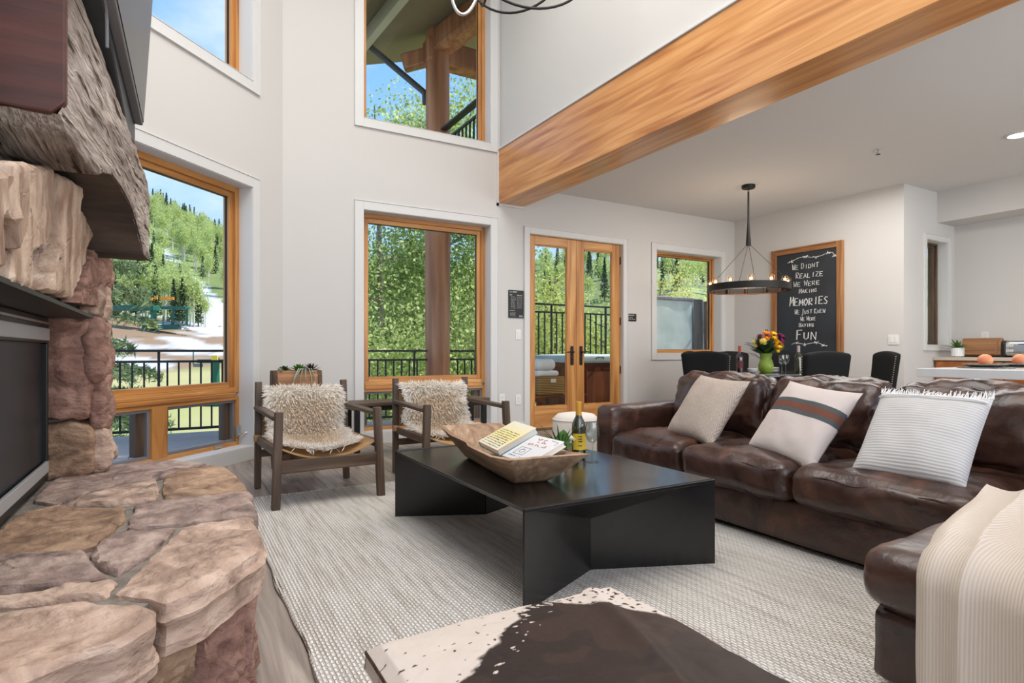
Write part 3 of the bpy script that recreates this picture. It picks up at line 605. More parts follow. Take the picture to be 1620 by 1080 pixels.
# lintel stones: rough upright slabs under the mantel
LO = [0]
def lint(u, v, w): return Vector((-.295+w+LO[0], u, v))
def lp(pts):
    r_ = []
    for a, b in pts:
        t = (a/4-810)/920; v = -(b/4+250-556)/920; dx, dy = .5+t*.8660254, .8660254-t*.5; k = -.28/dx; r_.append((dy*k, .95+v*k))
    return r_[::-1]
lst = [('st_e', [(-120, 40), (-8, 40), (-10, 745), (-120, 745)]), ('st_e', [(-2, 60), (84, 60), (68, 270), (44, 390), (46, 745), (-4, 745)]), ('st_d', [(78, 400), (128, 420), (146, 560), (122, 790), (52, 760), (58, 560)]),
 ('st_e', [(88, 20), (255, 40), (232, 250), (182, 480), (152, 600), (140, 440), (80, 390), (66, 290)]), ('st_e', [(265, 40), (396, 60), (374, 290), (384, 430), (356, 540), (270, 640), (212, 740), (270, 855), (132, 800), (154, 630), (192, 480), (238, 260)]),
 ('st_b', [(392, 440), (398, 520), (345, 700), (282, 860), (225, 745), (280, 650), (360, 560)]), ('st_e', [(404, 80), (530, 180), (514, 420), (488, 620), (450, 885), (296, 852), (356, 700), (408, 520), (396, 380)]),
 ('st_e', [(534, 280), (626, 430), (588, 640), (512, 910), (458, 890), (496, 620), (522, 440)]), ('st_c', [(628, 550), (660, 640), (712, 800), (650, 948), (520, 922), (594, 660)])]
for i, (m, pts) in enumerate(lst):
    LO[0] = (-.012, .004, -.022, .012, -.004, -.020, .012, -.008, .004)[i]
    slab(grow(lp(pts), -.004), lint, .05, M[m], 60+i*2.3, bev=.012, amp=.0085, nout=96, rings=16, strata=.003, vert=1)
# pier right of the firebox: big quarry blocks
def block(x0, x1, y0, y1, z0, z1, m, seed, amp=.02, n=11): MB().soft(x0, x1, y0, y1, z0, z1, r=.03, n=n, amp=amp, freq=7, seed=seed).obj('stone', M[m], fp, smooth=45, weld=True)
block(-.50, -.315, 3.085, 3.45, .655, 1.095, 'st_c', 3, .03, 14); block(-.50, -.30, 3.085, 3.42, .415, .645, 'st_d', 5, .022, 12)
block(-.34, -.265, 3.12, 3.50, .60, .84, 'st_c', 7, .03); block(-.345, -.275, 3.10, 3.5, .83, 1.10, 'st_c', 9, .03); block(-.34, -.262, 3.13, 3.48, .42, .61, 'st_a', 11, .03)
block(-.38, -.285, 3.12, 3.48, 1.10, 1.27, 'st_a', 13, .03); block(-.36, -.28, 3.20, 3.5, 1.25, 1.5, 'st_c', 15, .03)
block(-.52, -.31, 1.16, 1.45, .415, .74, 'st_c', 17, .025); block(-.52, -.31, 1.16, 1.46, .75, 1.08, 'st_b', 19, .025)

# ------------------------------------------------------------------ mantel: one weathered slab with a carved arch below its far end
ml = thing('mantel_shelf', 'thick weathered timber mantel with a carved arch over the stone fireplace', 'mantel')
prof_b = [(1.70, 1.50), (1.76, 1.475), (1.95, 1.462), (2.10, 1.47), (2.16, 1.495), (2.30, 1.528), (2.46, 1.53), (2.62, 1.515), (2.76, 1.475), (2.86, 1.43), (2.92, 1.392), (2.95, 1.368), (3.02, 1.364), (3.12, 1.363)]
def topz(y): return float(np.interp(y, [1.7, 1.93, 2.72, 3.0, 3.14], [1.925, 1.885, 1.765, 1.715, 1.66]))
def frontx(y): return float(np.interp(y, [1.70, 2.7, 3.0, 3.14], [-.23, -.142, -.112, -.105]))
ys = sorted(set([round(v, 3) for v in np.linspace(1.70, 3.12, 40)]+[p[0] for p in prof_b]))
bz = [float(np.interp(y, [p[0] for p in prof_b], [p[1] for p in prof_b])) for y in ys]
def jit(y, z, k): return .006*fbm((y*9, z*40, k), 4)+.003*noise.noise(Vector((y*5, z*90, k)))
front = [[Vector((frontx(y)+jit(y, zb+(topz(y)-zb)*t, 1)-(.010 if t in (0, 1) else 0), y, zb+(topz(y)-zb)*t)) for t in np.linspace(0, 1, 22)] for y, zb in zip(ys, bz)]
mb = MB().grid(front); xb = -.56
mb.grid([[Vector((frontx(y)-.010, y, topz(y))), Vector((-.36, y, topz(y)+.004*fbm((y*8, 3, 1)))), Vector((xb, y, topz(y)))] for y in ys])
mb.obj('front_slab', M['mantel'], ml, smooth=35)
def urow(y, z): return [Vector((xb, y, z)), Vector((-.34, y, z+.006*fbm((y*9, 5, 2)))), Vector((frontx(y)-.03, y, z+.006*fbm((y*11, 9, 2)))), Vector((frontx(y)-.004, y, z+.001))]
MB().grid([urow(y, z) for y, z in zip(ys, bz) if y <= 2.13]).obj('flat_underside', M['mantel'], ml, smooth=35)
k0 = max(i for i, y in enumerate(ys) if y <= 2.13)
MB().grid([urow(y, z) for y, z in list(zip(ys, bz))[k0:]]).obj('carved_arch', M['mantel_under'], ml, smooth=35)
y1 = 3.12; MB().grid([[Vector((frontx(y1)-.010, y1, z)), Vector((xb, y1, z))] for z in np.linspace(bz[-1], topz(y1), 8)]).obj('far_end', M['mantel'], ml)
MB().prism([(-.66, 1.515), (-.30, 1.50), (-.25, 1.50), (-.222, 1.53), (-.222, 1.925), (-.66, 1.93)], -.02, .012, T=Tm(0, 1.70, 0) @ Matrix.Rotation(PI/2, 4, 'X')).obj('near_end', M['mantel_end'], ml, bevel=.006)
# ------------------------------------------------------------------ soundbar and television over the mantel
sb = thing('soundbar', 'blue-black speaker bar with a grey outlined grille on the mantel', 'speaker')
def zt(y): return topz(y)
def sbx(y): return float(np.interp(y, [1.6, 2.05, 2.95], [-.18, -.172, -.155]))
P = []
for y in np.linspace(1.66, 2.93, 14):
    x = sbx(y); z = min(1.90, topz(max(1.7, y))+.004); P.append([Vector((x-.10, y, z)), Vector((x, y, z)), Vector((x+.004, y, z+.005)), Vector((x+.004, y, 1.922)), Vector((x-.006, y, 1.932)), Vector((x-.10, y, 1.932))])
mb = MB().grid(P, closed=True); mb.add(P[0], [(0, 1, 2, 3, 4, 5)]); mb.add(P[-1], [(5, 4, 3, 2, 1, 0)])
mb.obj('cabinet', M['soundbar'], sb, smooth=30)
MB().tube([(sbx(y)+.006, y, z) for y, z in ((1.68, 1.90), (1.92, 1.90), (1.955, 1.893), (1.97, 1.87), (1.975, 1.80))], .0045, 6).obj('grille_outline', M['greyplastic'], sb, smooth=60)
MB().tube([(sbx(y)+.0, y, 1.932) for y in (1.98, 2.4, 2.92)], .004, 6).obj('edge_trim', M['greyplastic'], sb, smooth=60)
tv = thing('television', 'wall-mounted glossy flat television tilted above the mantel', 'television', (-.118, 2.90, 1.90), math.radians(90-1.2)-PI/2+0)
tilt = Matrix.Rotation(math.radians(3.5), 4, 'Y')
T0 = tilt
MB().box(-.035, -.004, -1.22, 0, 0, .72, T=T0).obj('bezel', M['greyplastic'], tv, bevel=.004)
MB().box(-.004, -.001, -1.21, -.008, .012, .712, T=T0).obj('screen', M['screen'], tv)
MB().box(-.075, -.035, -1.12, -.10, .05, .64, T=T0).obj('rear_housing', M['black'], tv, bevel=.01)
mb = MB()
for i in range(22): mb.box(-.07, -.04, -1.05+i*.042, -1.03+i*.042, .046, .05, T=T0)
stuff(mb.obj('vent_slots', M['greyplastic'], tv))
MB().box(-.22, -.075, -.75, -.45, .2, .5).obj('wall_bracket', M['black'], tv, bevel=.004)
# ================================================================== LIVING ROOM
# ---- rug
rg = thing('area_rug', 'large pale woven wool rug under the coffee table and chairs', 'rug')
MB().soft(.36, 3.2, -.9, 4.06, .0, .013, r=.006, n=12, amp=.0, T=None).obj('rug_pile', M['rug'], rg, weld=True)
mb = MB(); mb.tube([(.36+.006*math.sin(y*7)+.004*math.sin(y*17), y, .008) for y in np.linspace(-.88, 4.05, 70)], .009, 6).tube([(x, 4.06+.004*math.sin(x*9), .008) for x in np.linspace(.37, 3.19, 40)], .009, 6)
mb.obj('braided_edge', M['rug'], rg, smooth=60)
RZ = .013
# ---- coffee table of folded black steel
ct = thing('coffee_table', 'low folded blackened-steel coffee table in the middle of the rug', 'table', (1.08, 1.78, RZ))
TW, TL, TH = .985, 1.42, .372; VZ = .22
mb = MB().box(0, TW, 0, TL, TH-.014, TH); mb.obj('table_top', M['tabletop'], ct, bevel=.002)
def sheet(mb, a, b, c, d=None, th=.008):
    pts = [Vector(p) for p in ((a, b, c) if d is None else (a, b, c, d))]; nrm = (pts[1]-pts[0]).cross(pts[2]-pts[0]).normalized()*th; n = len(pts)
    mb.add(pts+[p-nrm for p in pts], [tuple(range(n)), tuple(range(2*n-1, n-1, -1))]+[(i, n+i, n+(i+1) % n, (i+1) % n) for i in range(n)])
def fold(y0, s, nm):
    V0, V1 = (TW*.47, y0+s*.215, 0), (TW*.47, y0+s*.215, VZ); tl, tr = (0, y0, TH-.002), (TW, y0, TH-.002); e = .0
    a = MB(); sheet(a, (0, y0, 0), V0, V1, (0, y0, TH-.002)) if s > 0 else sheet(a, (0, y0, TH-.002), V1, V0, (0, y0, 0)); a.obj('leg_panel', M['tabletop'], ct)
    a = MB(); sheet(a, V0, (TW, y0, 0), tr, V1) if s > 0 else sheet(a, V1, tr, (TW, y0, 0), V0); a.obj('leg_panel', M['tabletop'], ct)
    a = MB(); sheet(a, tl, V1, tr) if s > 0 else sheet(a, tr, V1, tl); a.obj('folded_facet', M['tabletop'], ct)
fold(.0, 1, 'near'); fold(TL, -1, 'far')
TZ = RZ+TH
# ---- carved dough bowl
bw = thing('dough_bowl', 'long hand-carved wooden dough bowl on the black coffee table', 'bowl', (1.375, 2.46, TZ), math.radians(-8))
def bowl_pt(u, v, inner):
    # u in -1..1 along, v in -1..1 across; a trough with flat flaring ends
    L0, L1 = (.33, .525); W0, W1 = (.10, .185)
    if inner: L0, L1, W0, W1 = L0-.03, L1-.035, W0-.015, W1-.022
    a, b = abs(u), abs(v); lu, lv = max(0, (a-.62)/.38), max(0, (b-.5)/.5)
    h = max(lu**1.05, lv**1.0) if max(lu, lv) > 0 else 0
    x = math.copysign(lerp(W0*b/.5, W0+(W1-W0)*lv, 1 if b > .5 else 0), v)*lerp(.86, 1, h) if b else 0
    y = math.copysign(L0*a/.62 if a <= .62 else L0+(L1-L0)*lu, u)
    rim = .120+.022*max(0, a-.6)/.4+(.012 if u > 0 else 0)
    z = h*rim+(.022 if inner else 0)*(1-h)
    k = .0022*fbm((x*9+3*inner, y*5, z*9))
    return Vector((x+k, y, z+k*.6*(1 if h > .02 else 0)+(.0 if h > 0 or inner else 0)))
us = [-1+2*i/44 for i in range(45)]; vs_ = [-1+2*i/26 for i in range(27)]
outer = [[bowl_pt(u, v, 0) for v in vs_] for u in us]; inn = [[bowl_pt(u, v, 1) for v in vs_[::-1]] for u in us]
mb = MB().grid(outer).grid(inn)
def loop(P): return [P[0][k] for k in range(len(P[0]))]+[P[i][-1] for i in range(1, len(P))]+[P[-1][k] for k in range(len(P[0])-2, -1, -1)]+[P[i][0] for i in range(len(P)-2, 0, -1)]
inn2 = [r[::-1] for r in inn]; mb.grid([loop(outer), loop(inn2)], closed=True)
mb.obj('bowl_body', M['oldwood'], bw, smooth=40, weld=True)
# ---- two books leaning in the bowl
def book(name, label, c, ax, ay, w, h, t, cover, spine, grp=None):
    o = thing(name, label, 'book', c, 0); ax = Vector(ax).normalized(); ay = Vector(ay); ay = (ay-ax*ay.dot(ax)).normalized(); az = ax.cross(ay)
    R = Matrix((ax, ay, az)).transposed().to_4x4(); o.rotation_euler = R.to_euler()
    MB().box(-w/2+.004, w/2-.004, -h/2+.004, h/2-.004, .004, t-.004).obj('page_block', M['paper'], o)
    MB().box(-w/2, w/2, -h/2, h/2, t-.004, t).obj('front_cover', cover, o, bevel=.001); MB().box(-w/2, w/2, -h/2, h/2, 0, .004).obj('back_cover', spine, o, bevel=.001); MB().box(-w/2, -w/2+.004, -h/2, h/2, .004, t-.004).obj('spine', spine, o)
    return o
def grad_mat(name, c1, c2, c3, axis='Y', a=-.15, b=.15):
    m, t, bs = newmat(name); N = t.nodes.new; L = t.links.new; tc = N('ShaderNodeTexCoord'); s = N('ShaderNodeSeparateXYZ'); L(tc.outputs['Object'], s.inputs[0])
    mr = N('ShaderNodeMapRange'); mr.inputs[1].default_value = a; mr.inputs[2].default_value = b; L(s.outputs[axis], mr.inputs[0]); r = N('ShaderNodeValToRGB')
    r.color_ramp.elements[0].color = c1; r.color_ramp.elements[1].color = c3; q = r.color_ramp.elements.new(.5); q.color = c2; L(mr.outputs[0], r.inputs[0]); L(r.outputs[0], bs.inputs['Base Color']); bs.inputs['Roughness'].default_value = .4; return m
def scribble(mb, x0, x1, y, h, z, seed, r=.0011):
    rr = random.Random(seed); pts = []; x = x0
    while x < x1:
        if rr.random() < .13 and len(pts) > 3:
            mb.tube(pts, r, 4); pts = []; x += h*.7
        pts.append((x, y+h*rr.uniform(-.45, .5)*(1 if rr.random() < .8 else 1.7), z)); x += h*rr.uniform(.16, .34)
    if len(pts) > 2: mb.tube(pts, r, 4)
b1 = book('hardcover_book', 'book with pale yellow cover of handwriting leaning in the bowl', (1.462, 2.565, TZ+.114), (-.05, -.31, 0), (.205, .03, .095), .30, .225, .034, grad_mat('yellow_book_cover', srgb(226, 226, 222), srgb(240, 224, 150), srgb(228, 230, 230)), mat('teal_spine', srgb(80, 160, 170), rough=.5))
mb = MB()
for i in range(9): scribble(mb, -.125, .12, .03-.016*i, .007, .0345, 5+i, .0007)
stuff(mb.obj('cover_lettering', M['ink'], b1))
b2 = book('hardcover_book', 'pale grey book with red script and a blue sketch leaning in the bowl', (1.395, 2.215, TZ+.106), (.0, -.22, 0), (.16, -.02, .07), .235, .20, .026, grad_mat('grey_book_cover', srgb(206, 210, 218), srgb(220, 220, 222), srgb(232, 231, 228)), M['paper'])
mb = MB()
for i, (y, a, b) in enumerate(((.075, -.06, .02), (.052, -.03, .04), (.026, -.07, .07))): scribble(mb, a, b, y, .017, .0265, 40+i, .0012)
stuff(mb.obj('title_script', M['redink'], b2))
mb = MB(); bl = .0265
mb.tube([(-.08, -.06, bl), (0, -.06, bl), (0, -.005, bl), (-.08, -.005, bl), (-.08, -.06, bl)], .001, 4); mb.tube([(-.04+.018*math.cos(a), -.032+.014*math.sin(a), bl) for a in np.linspace(0, 2*PI, 14)], .0012, 4)
scribble(mb, -.09, .07, -.078, .010, bl, 50, .0009); mb.tube([(.04, .085, bl), (.10, .08, bl), (.10, .055, bl)], .001, 4); stuff(mb.obj('cover_sketch', mat('blue_ink', srgb(90, 100, 124), rough=.8), b2))
# ---- wine bottle, glass, posy
def bottle(name, label, loc, body, foil, label_m=None, h=.30, r=.037):
    o = thing(name, label, 'bottle', loc)
    MB().lathe([(r*.8, 0), (r, .006), (r, .165*h/.3), (r*.93, .187*h/.3), (.018, .222*h/.3), (.0145, .235*h/.3), (.0145, h-.008), (.0155, h-.006), (.0155, h)], 28).obj('glass_body', body, o, smooth=50)
    MB().lathe([(.0155, h-.075), (.0158, h-.07), (.0162, h-.012), (.0166, h-.01), (.0166, h), (0, h+.001)], 24).obj('foil_capsule', foil, o, smooth=50)
    if label_m:
        P = [[Vector(((r+.0006)*math.cos(a), (r+.0006)*math.sin(a), z)) for a in np.linspace(math.radians(185), math.radians(325), 18)] for z in (.05, .135)]
        lb = MB().grid(P).obj('paper_label', label_m, o, smooth=60)
    return o
bt = bottle('wine_bottle', 'dark wine bottle with gold foil and yellow label on the coffee table', (1.845, 2.49, TZ), M['darkglass'], M['goldfoil'], M['label_yellow'])
mb = MB()
for z, w in ((.118, .012), (.105, .016), (.092, .009), (.07, .014)):
    for k in range(3):
        a = math.radians(240+k*11-w*400); mb.box(.0378*math.cos(a)-.0035, .0378*math.cos(a)+.0035, .0378*math.sin(a)-.0012, .0378*math.sin(a)+.0005, z, z+.005)
mb.obj('label_print', M['ink'], bt)
MB().ball((.0375*math.cos(math.radians(238)), .0375*math.sin(math.radians(238)), .03), .009).obj('seal_sticker', M['label_yellow'], bt, smooth=60)
def wineglass(label, loc, h=.19, group=None):
    o = thing('wine_glass', label, 'wine glass', loc, 0, group)
    MB().lathe([(.034, 0), (.034, .002), (.006, .006), (.0042, .02), (.004, h*.42), (.008, h*.45), (.026, h*.53), (.036, h*.68), (.0355, h*.82), (.031, h), (.0297, h), (.034, h*.82), (.0345, h*.68), (.0245, h*.55), (.004, h*.47)], 32).obj('goblet', M['wineglass'], o, smooth=60, weld=True)
    return o
wineglass('stemmed wine glass beside the bottle on the black coffee table', (1.845, 2.375, TZ), .205)
py_ = thing('flower_posy', 'small glass of green leaves and a white bloom behind the bowl', 'flower vase', (1.685, 2.43, TZ))
MB().lathe([(.028, 0), (.033, .003), (.036, .10), (.034, .10), (.031, .008), (0, .007)], 24).obj('glass_tumbler', M['wineglass'], py_, smooth=50)
def blade(mb, p0, d, ln, w, droop, nseg=6, fold_=.25, sd=None):
    p0 = Vector(p0); d = Vector(d).normalized(); sd = d.cross(Vector((0, 0, 1))) if sd is None else Vector(sd); sd = sd.normalized() if sd.length > .05 else Vector((1, 0, 0)); P = []
    for i in range(nseg+1):
        t = i/nseg; p = p0+d*ln*t+Vector((0, 0, -droop*t*t)); ww = w*math.sin(PI*min(1, .08+.92*t))**.8 if i < nseg else .0005
        P.append([p-sd*ww, p-Vector((0, 0, ww*fold_)), p+sd*ww])
    mb.grid(P)
mb = MB()
for i in range(9):
    a = 2.6+i*.28; blade(mb, (0, 0, .06), (math.cos(a)*.62, math.sin(a)*.62, .8), .16+.03*(i % 3), .005, .02)
for i in range(5): blade(mb, (-.01, 0, .06), (-.55-.04*i, -.1+.06*i, .65), .15+.012*i, .0055, .01)
mb.obj('grass_blades', M['leaf'], py_, smooth=60)
for i, (d, l, w) in enumerate((((.06, -.10, .98), .125, .038), ((.6, -.3, .6), .09, .022), ((-.45, .2, .8), .10, .024))):
    m_ = MB(); blade(m_, (0, -.005, .06), d, l, w, .012, 8, .25, (.866, -.45, .05)); m_.obj('broad_leaf', M['leaf'], py_, smooth=60)
mb = MB()
for k in range(40):
    a = k*2.4; e = .15+1.2*k/40; blade(mb, (.05, -.02, .115), (math.cos(a)*math.cos(e), math.sin(a)*math.cos(e), math.sin(e)), .03, .006, .004, 3)
mb.obj('white_bloom', mat('cream_petal', srgb(240, 238, 222), rough=.7), py_, smooth=60)
mb = MB(); mb.tube([(0, 0, .02), (.03, -.01, .08), (.05, -.02, .115)], .002, 5).tube([(0, 0, .01), (0, 0, .08)], .002, 5); mb.obj('stems', M['leaf_d'], py_)

# ---- sling chairs with sheepskins
def post(mb, p0, p1, w): mb.bar(p0, p1, w, w, up=(0, 1, 0))
def make_chair(label, loc, rz):
    o = thing('sling_chair', label, 'armchair', loc, rz, 'wooden sling chairs by the windows'); w = .05
    for s in (-1, 1):
        m = MB(); post(m, (s*.325, -.36, 0), (s*.303, -.345, .585), .046); m.obj('leg', M['oak_z'], o, bevel=.004)
        m = MB(); post(m, (s*.31, .33, 0), (s*.298, .37, .735), .042); m.obj('leg', M['oak_z'], o, bevel=.004)
        m = MB().bar((s*.306, -.325, .545), (s*.302, .345, .555), .062, .026); m.obj('armrest', M['oak_y'], o, bevel=.006)
        m = MB().bar((s*.318, -.33, .345), (s*.305, .33, .335), .026, .05); m.obj('side_rail', M['oak_y'], o, bevel=.004)
    MB().bar((-.30, -.355, .255), (.30, -.355, .255), .026, .078).obj('front_rail', M['oak_x'], o, bevel=.004)
    MB().bar((-.29, .33, .24), (.29, .33, .24), .026, .05).obj('rear_rail', M['oak_x'], o, bevel=.004)
    MB().bar((-.28, .365, .64), (.28, .365, .64), .022, .045).obj('back_rail', M['oak_x'], o, bevel=.004)
    P = [[Vector((.30*u, y, .368-.085*(1-u*u)*lerp(1, .75, (y+.33)/.62))) for u in np.linspace(-1, 1, 15)] for y in np.linspace(-.335, .27, 9)]
    P2 = [[p+Vector((0, 0, -.006)) for p in r] for r in P][::-1]
    m = MB().grid(P).grid(P2); m.grid([P[0], P2[-1]]); m.obj('seat_sling', M['tan'], o, smooth=40)
    Pb = [[Vector((.285*u, .352-.06*(1-u*u)-.06*(z-.7)/.4*0-.0, z)) for u in np.linspace(-1, 1, 13)] for z in np.linspace(.36, .64, 8)]
    Pc = [[p+Vector((0, .006, 0)) for p in r] for r in Pb][::-1]
    MB().grid(Pb).grid(Pc).obj('back_sling', M['tan'], o, smooth=40)
    for s in (-1, 1):
        MB().box(s*.32-.02, s*.32+.02, .27, .31, .33, .372).obj('leather_strap', M['tan'], o, bevel=.003)
        st = MB().tube([(s*.30, .39, .58), (s*.30, .40, .64), (s*.27, .375, .665)], .012, 6); st.obj('leather_strap', M['tan'], o, bevel=.003)
    return o
c1 = make_chair('wooden sling chair with sheepskin nearest the stone hearth', (.815, 4.06, .004), math.radians(3))
c2 = dup(c1, (1.79, 4.06, .004), math.radians(-1), 'wooden sling chair with sheepskin in front of the centre window')
def sheep_path(t):                                   # over the back rail, down the sling, along the seat
    pts = [(.40, .55), (.395, .64), (.36, .672), (.31, .64), (.275, .52), (.265, .40), (.225, .325), (.10, .305), (-.06, .300), (-.20, .315), (-.29, .318)]
    d = [0]
    for a, b in zip(pts, pts[1:]): d.append(d[-1]+math.hypot(b[0]-a[0], b[1]-a[1]))
    x = t*d[-1]; return float(np.interp(x, d, [p[0] for p in pts])), float(np.interp(x, d, [p[1] for p in pts]))
def sheepskin(label, loc, rz, seed, t1, shrink, skew):
    o = thing('sheepskin_throw', label, 'sheepskin', loc, rz, 'sheepskins on the sling chairs'); rr = np.random.default_rng(seed)
    def pt(u, t):
        y, z = sheep_path(t*t1); hw = .244*(1-.16*max(0, (t-.70)/.3)**2)+.012*math.sin(t*19+seed)
        if t > .93: hw *= math.sqrt(max(.02, 1-((t-.93)/.072)**2))
        x = u*hw+skew*max(0, t-.55)
        seatf = max(0, min(1, (.30-y)/.08)) if z < .45 else 0
        return Vector((x, y-.02*(1-abs(u))*0-(.0 if seatf else .012), z+.012+seatf*.055*(x/.30)**2))
    n, m = 30, 16
    P = [[pt(-1+2*j/m, i/n) for j in range(m+1)] for i in range(n+1)]
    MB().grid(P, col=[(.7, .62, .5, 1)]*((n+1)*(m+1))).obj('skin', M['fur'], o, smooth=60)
    V = []; F = []; K = []
    ns = 11500; us = rr.uniform(-1, 1, ns); ts = rr.uniform(0, 1, ns)
    ex = rr.integers(0, ns, 2200); us[ex] = np.sign(us[ex])*rr.uniform(.9, 1, len(ex)); ex = rr.integers(0, ns, 500); ts[ex] = rr.uniform(.97, 1, len(ex))
    for u, t in zip(us, ts):
        p = pt(u, t); du = pt(min(1, u+.05), t)-pt(max(-1, u-.05), t); dt = pt(u, min(1, t+.02))-pt(u, max(0, t-.02)); nn = dt.cross(du)
        if nn.length < 1e-9: continue
        nn.normalize()
        ref = p-Vector((p.x, .345, .52)); want = Vector((0, ref.y, ref.z)) if p.z > .44 else Vector((0, -.5, .86))
        if nn.dot(want) < 0: nn = -nn
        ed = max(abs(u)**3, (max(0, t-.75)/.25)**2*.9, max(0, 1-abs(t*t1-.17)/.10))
        tang = du.normalized()*u*abs(u)**2*1.5+Vector((rr.normal(0, .35), rr.normal(0, .2), rr.normal(0, .35)))+(dt.normalized() if dt.length > 1e-9 else Vector())*(.35+1.0*max(0, t-.9)*10)
        d = (nn*(.75-.35*ed)+tang*.5+Vector((0, 0, -.15))).normalized(); ln = rr.uniform(.026, .048)*(1+.35*ed); w = .0034
        sd = d.cross(Vector((rr.normal(), rr.normal(), rr.normal()))).normalized()*w; q = p+d*ln*.55; e = p+d*ln+Vector((0, 0, -.006))+sd*rr.uniform(-1.5, 1.5)
        b0 = len(V); V += [p-sd*.7, p+sd*.7, q+sd, q-sd, e]; F += [(b0, b0+1, b0+2, b0+3), (b0+3, b0+2, b0+4)]
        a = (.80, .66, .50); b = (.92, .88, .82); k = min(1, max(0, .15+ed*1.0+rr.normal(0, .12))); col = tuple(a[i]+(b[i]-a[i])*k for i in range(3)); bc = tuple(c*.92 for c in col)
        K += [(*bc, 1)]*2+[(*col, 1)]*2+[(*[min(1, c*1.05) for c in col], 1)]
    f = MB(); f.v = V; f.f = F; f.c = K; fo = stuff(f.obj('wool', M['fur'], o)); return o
sheepskin('shaggy cream sheepskin draped over the chair nearest the hearth', (.815, 4.06, .004), math.radians(3), 3, 1.0, 0, -.05)
sheepskin('shaggy cream sheepskin draped over the chair at the centre window', (1.79, 4.06, .004), math.radians(-1), 5, .86, 0, .03)
# ---- bench table and planter behind the chairs
cs = thing('bench_table', 'narrow wood-topped console with black metal legs under the centre window', 'table', (1.30, 4.98, 0))
MB().box(0, 1.33, 0, .36, .475, .505).obj('table_top', M['oak_x'], cs, bevel=.004)
for x in (.03, 1.26):
    for y in (.02, .30): MB().box(x, x+.045, y, y+.045, 0, .435).obj('leg', M['black'], cs, bevel=.003)
MB().box(.03, 1.305, .02, .05, .435, .475).box(.03, 1.305, .315, .345, .435, .475).box(.03, .06, .05, .315, .435, .475).box(1.275, 1.305, .05, .315, .435, .475).obj('apron', M['black'], cs, bevel=.002)
st = thing('stump_table', 'dark tree-stump side table behind the hearth-side sling chair', 'side table', (.845, 5.02, 0))
P = [[Vector(((.175+.012*math.sin(3*a)+.01*fbm((math.cos(a)*3, math.sin(a)*3, z*4)))*math.cos(a), (.165+.012*math.sin(3*a))*math.sin(a), z)) for a in np.linspace(0, 2*PI, 28, endpoint=False)] for z in (0, .15, .3, .45, .61, .625)]
mb = MB().grid(P, closed=True); mb.add(P[-1], [tuple(range(28))]); mb.obj('stump', M['bark'], st, smooth=40)
pl = thing('succulent_planter', 'split-log planter of green and purple succulents in the corner', 'planter', (.845, 4.98, .628))
half = [(-.10, 0), (-.105, .06), (-.10, .13), (-.085, .17), (.085, .17), (.10, .13), (.105, .06), (.10, 0)]
mb = MB().grid([[Vector((x, y*.85+.006*fbm((x*9, y*20, z*20)), z)) for y, z in half] for x in np.linspace(-.17, .17, 14)]); mb.obj('log_body', M['walnut_x'], pl, smooth=35)
for s in (-1, 1): MB().prism([(y*.9, z) for y, z in half], -.018, .018, T=Tm(s*.17, 0, 0) @ Matrix.Rotation(PI/2, 4, 'X') @ Matrix.Rotation(PI/2, 4, 'Y')).obj('bark_end', M['bark'], pl, bevel=.004)
MB().box(-.165, .165, -.07, .07, .15, .168).obj('moss', M['leaf_d'], pl)
def rosette(nm, c, r, m, n, up, wd):
    mb = MB()
    for k in range(n):
        a = k*2.39996; e = up+1.1*(1-k/n)*-.6+.9*k/n; blade(mb, c, (math.cos(a)*math.cos(e), math.sin(a)*math.cos(e), math.sin(e)), r*(1.05-.5*k/n), wd*(1.1-.5*k/n), -.004, 4, .5)
    mb.obj(nm, m, pl, smooth=60)
rosette('green_rosette', (.02, -.02, .17), .085, M['leaf'], 28, .5, .018); rosette('dark_rosette', (-.09, .0, .165), .075, M['leaf_d'], 24, .4, .018); rosette('purple_rosette', (.115, -.01, .17), .10, M['purple_leaf'], 36, .4, .009); rosette('pale_rosette', (-.13, -.05, .165), .04, M['silver_leaf'], 14, .4, .016)
mb = MB()
for i, (x, s) in enumerate(((.03, -.07), (.05, -.04), (.06, -.01), (.07, .03), (.08, .05), (.055, -.09))):
    mb.tube([(x, -.06, .175), (x+s*.4, -.10, .185), (x+s*.9, -.115, .12), (x+s, -.112, .05+.02*(i % 3))], [.005, .005, .004, .002], 6)
mb.obj('trailing_strands', M['silver_leaf'], pl, smooth=60)
# ---- pouf
pf = thing('round_stool', 'round cream upholstered stool between coffee table and french doors', 'stool', (2.83, 3.86, 0))
MB().lathe([(.17, .05), (.185, .07), (.19, .2), (.19, .36), (.182, .41), (.15, .44), (.08, .452), (0, .455)], 40).obj('upholstery', M['cream'], pf, smooth=60)
MB().ring([(.186, .395), (.192, .40), (.186, .405)], 40).obj('piping', M['cream'], pf, smooth=60); MB().lathe([(.15, 0), (.15, .05), (0, .05)], 32).obj('plinth', M['oak_x'], pf, smooth=40)

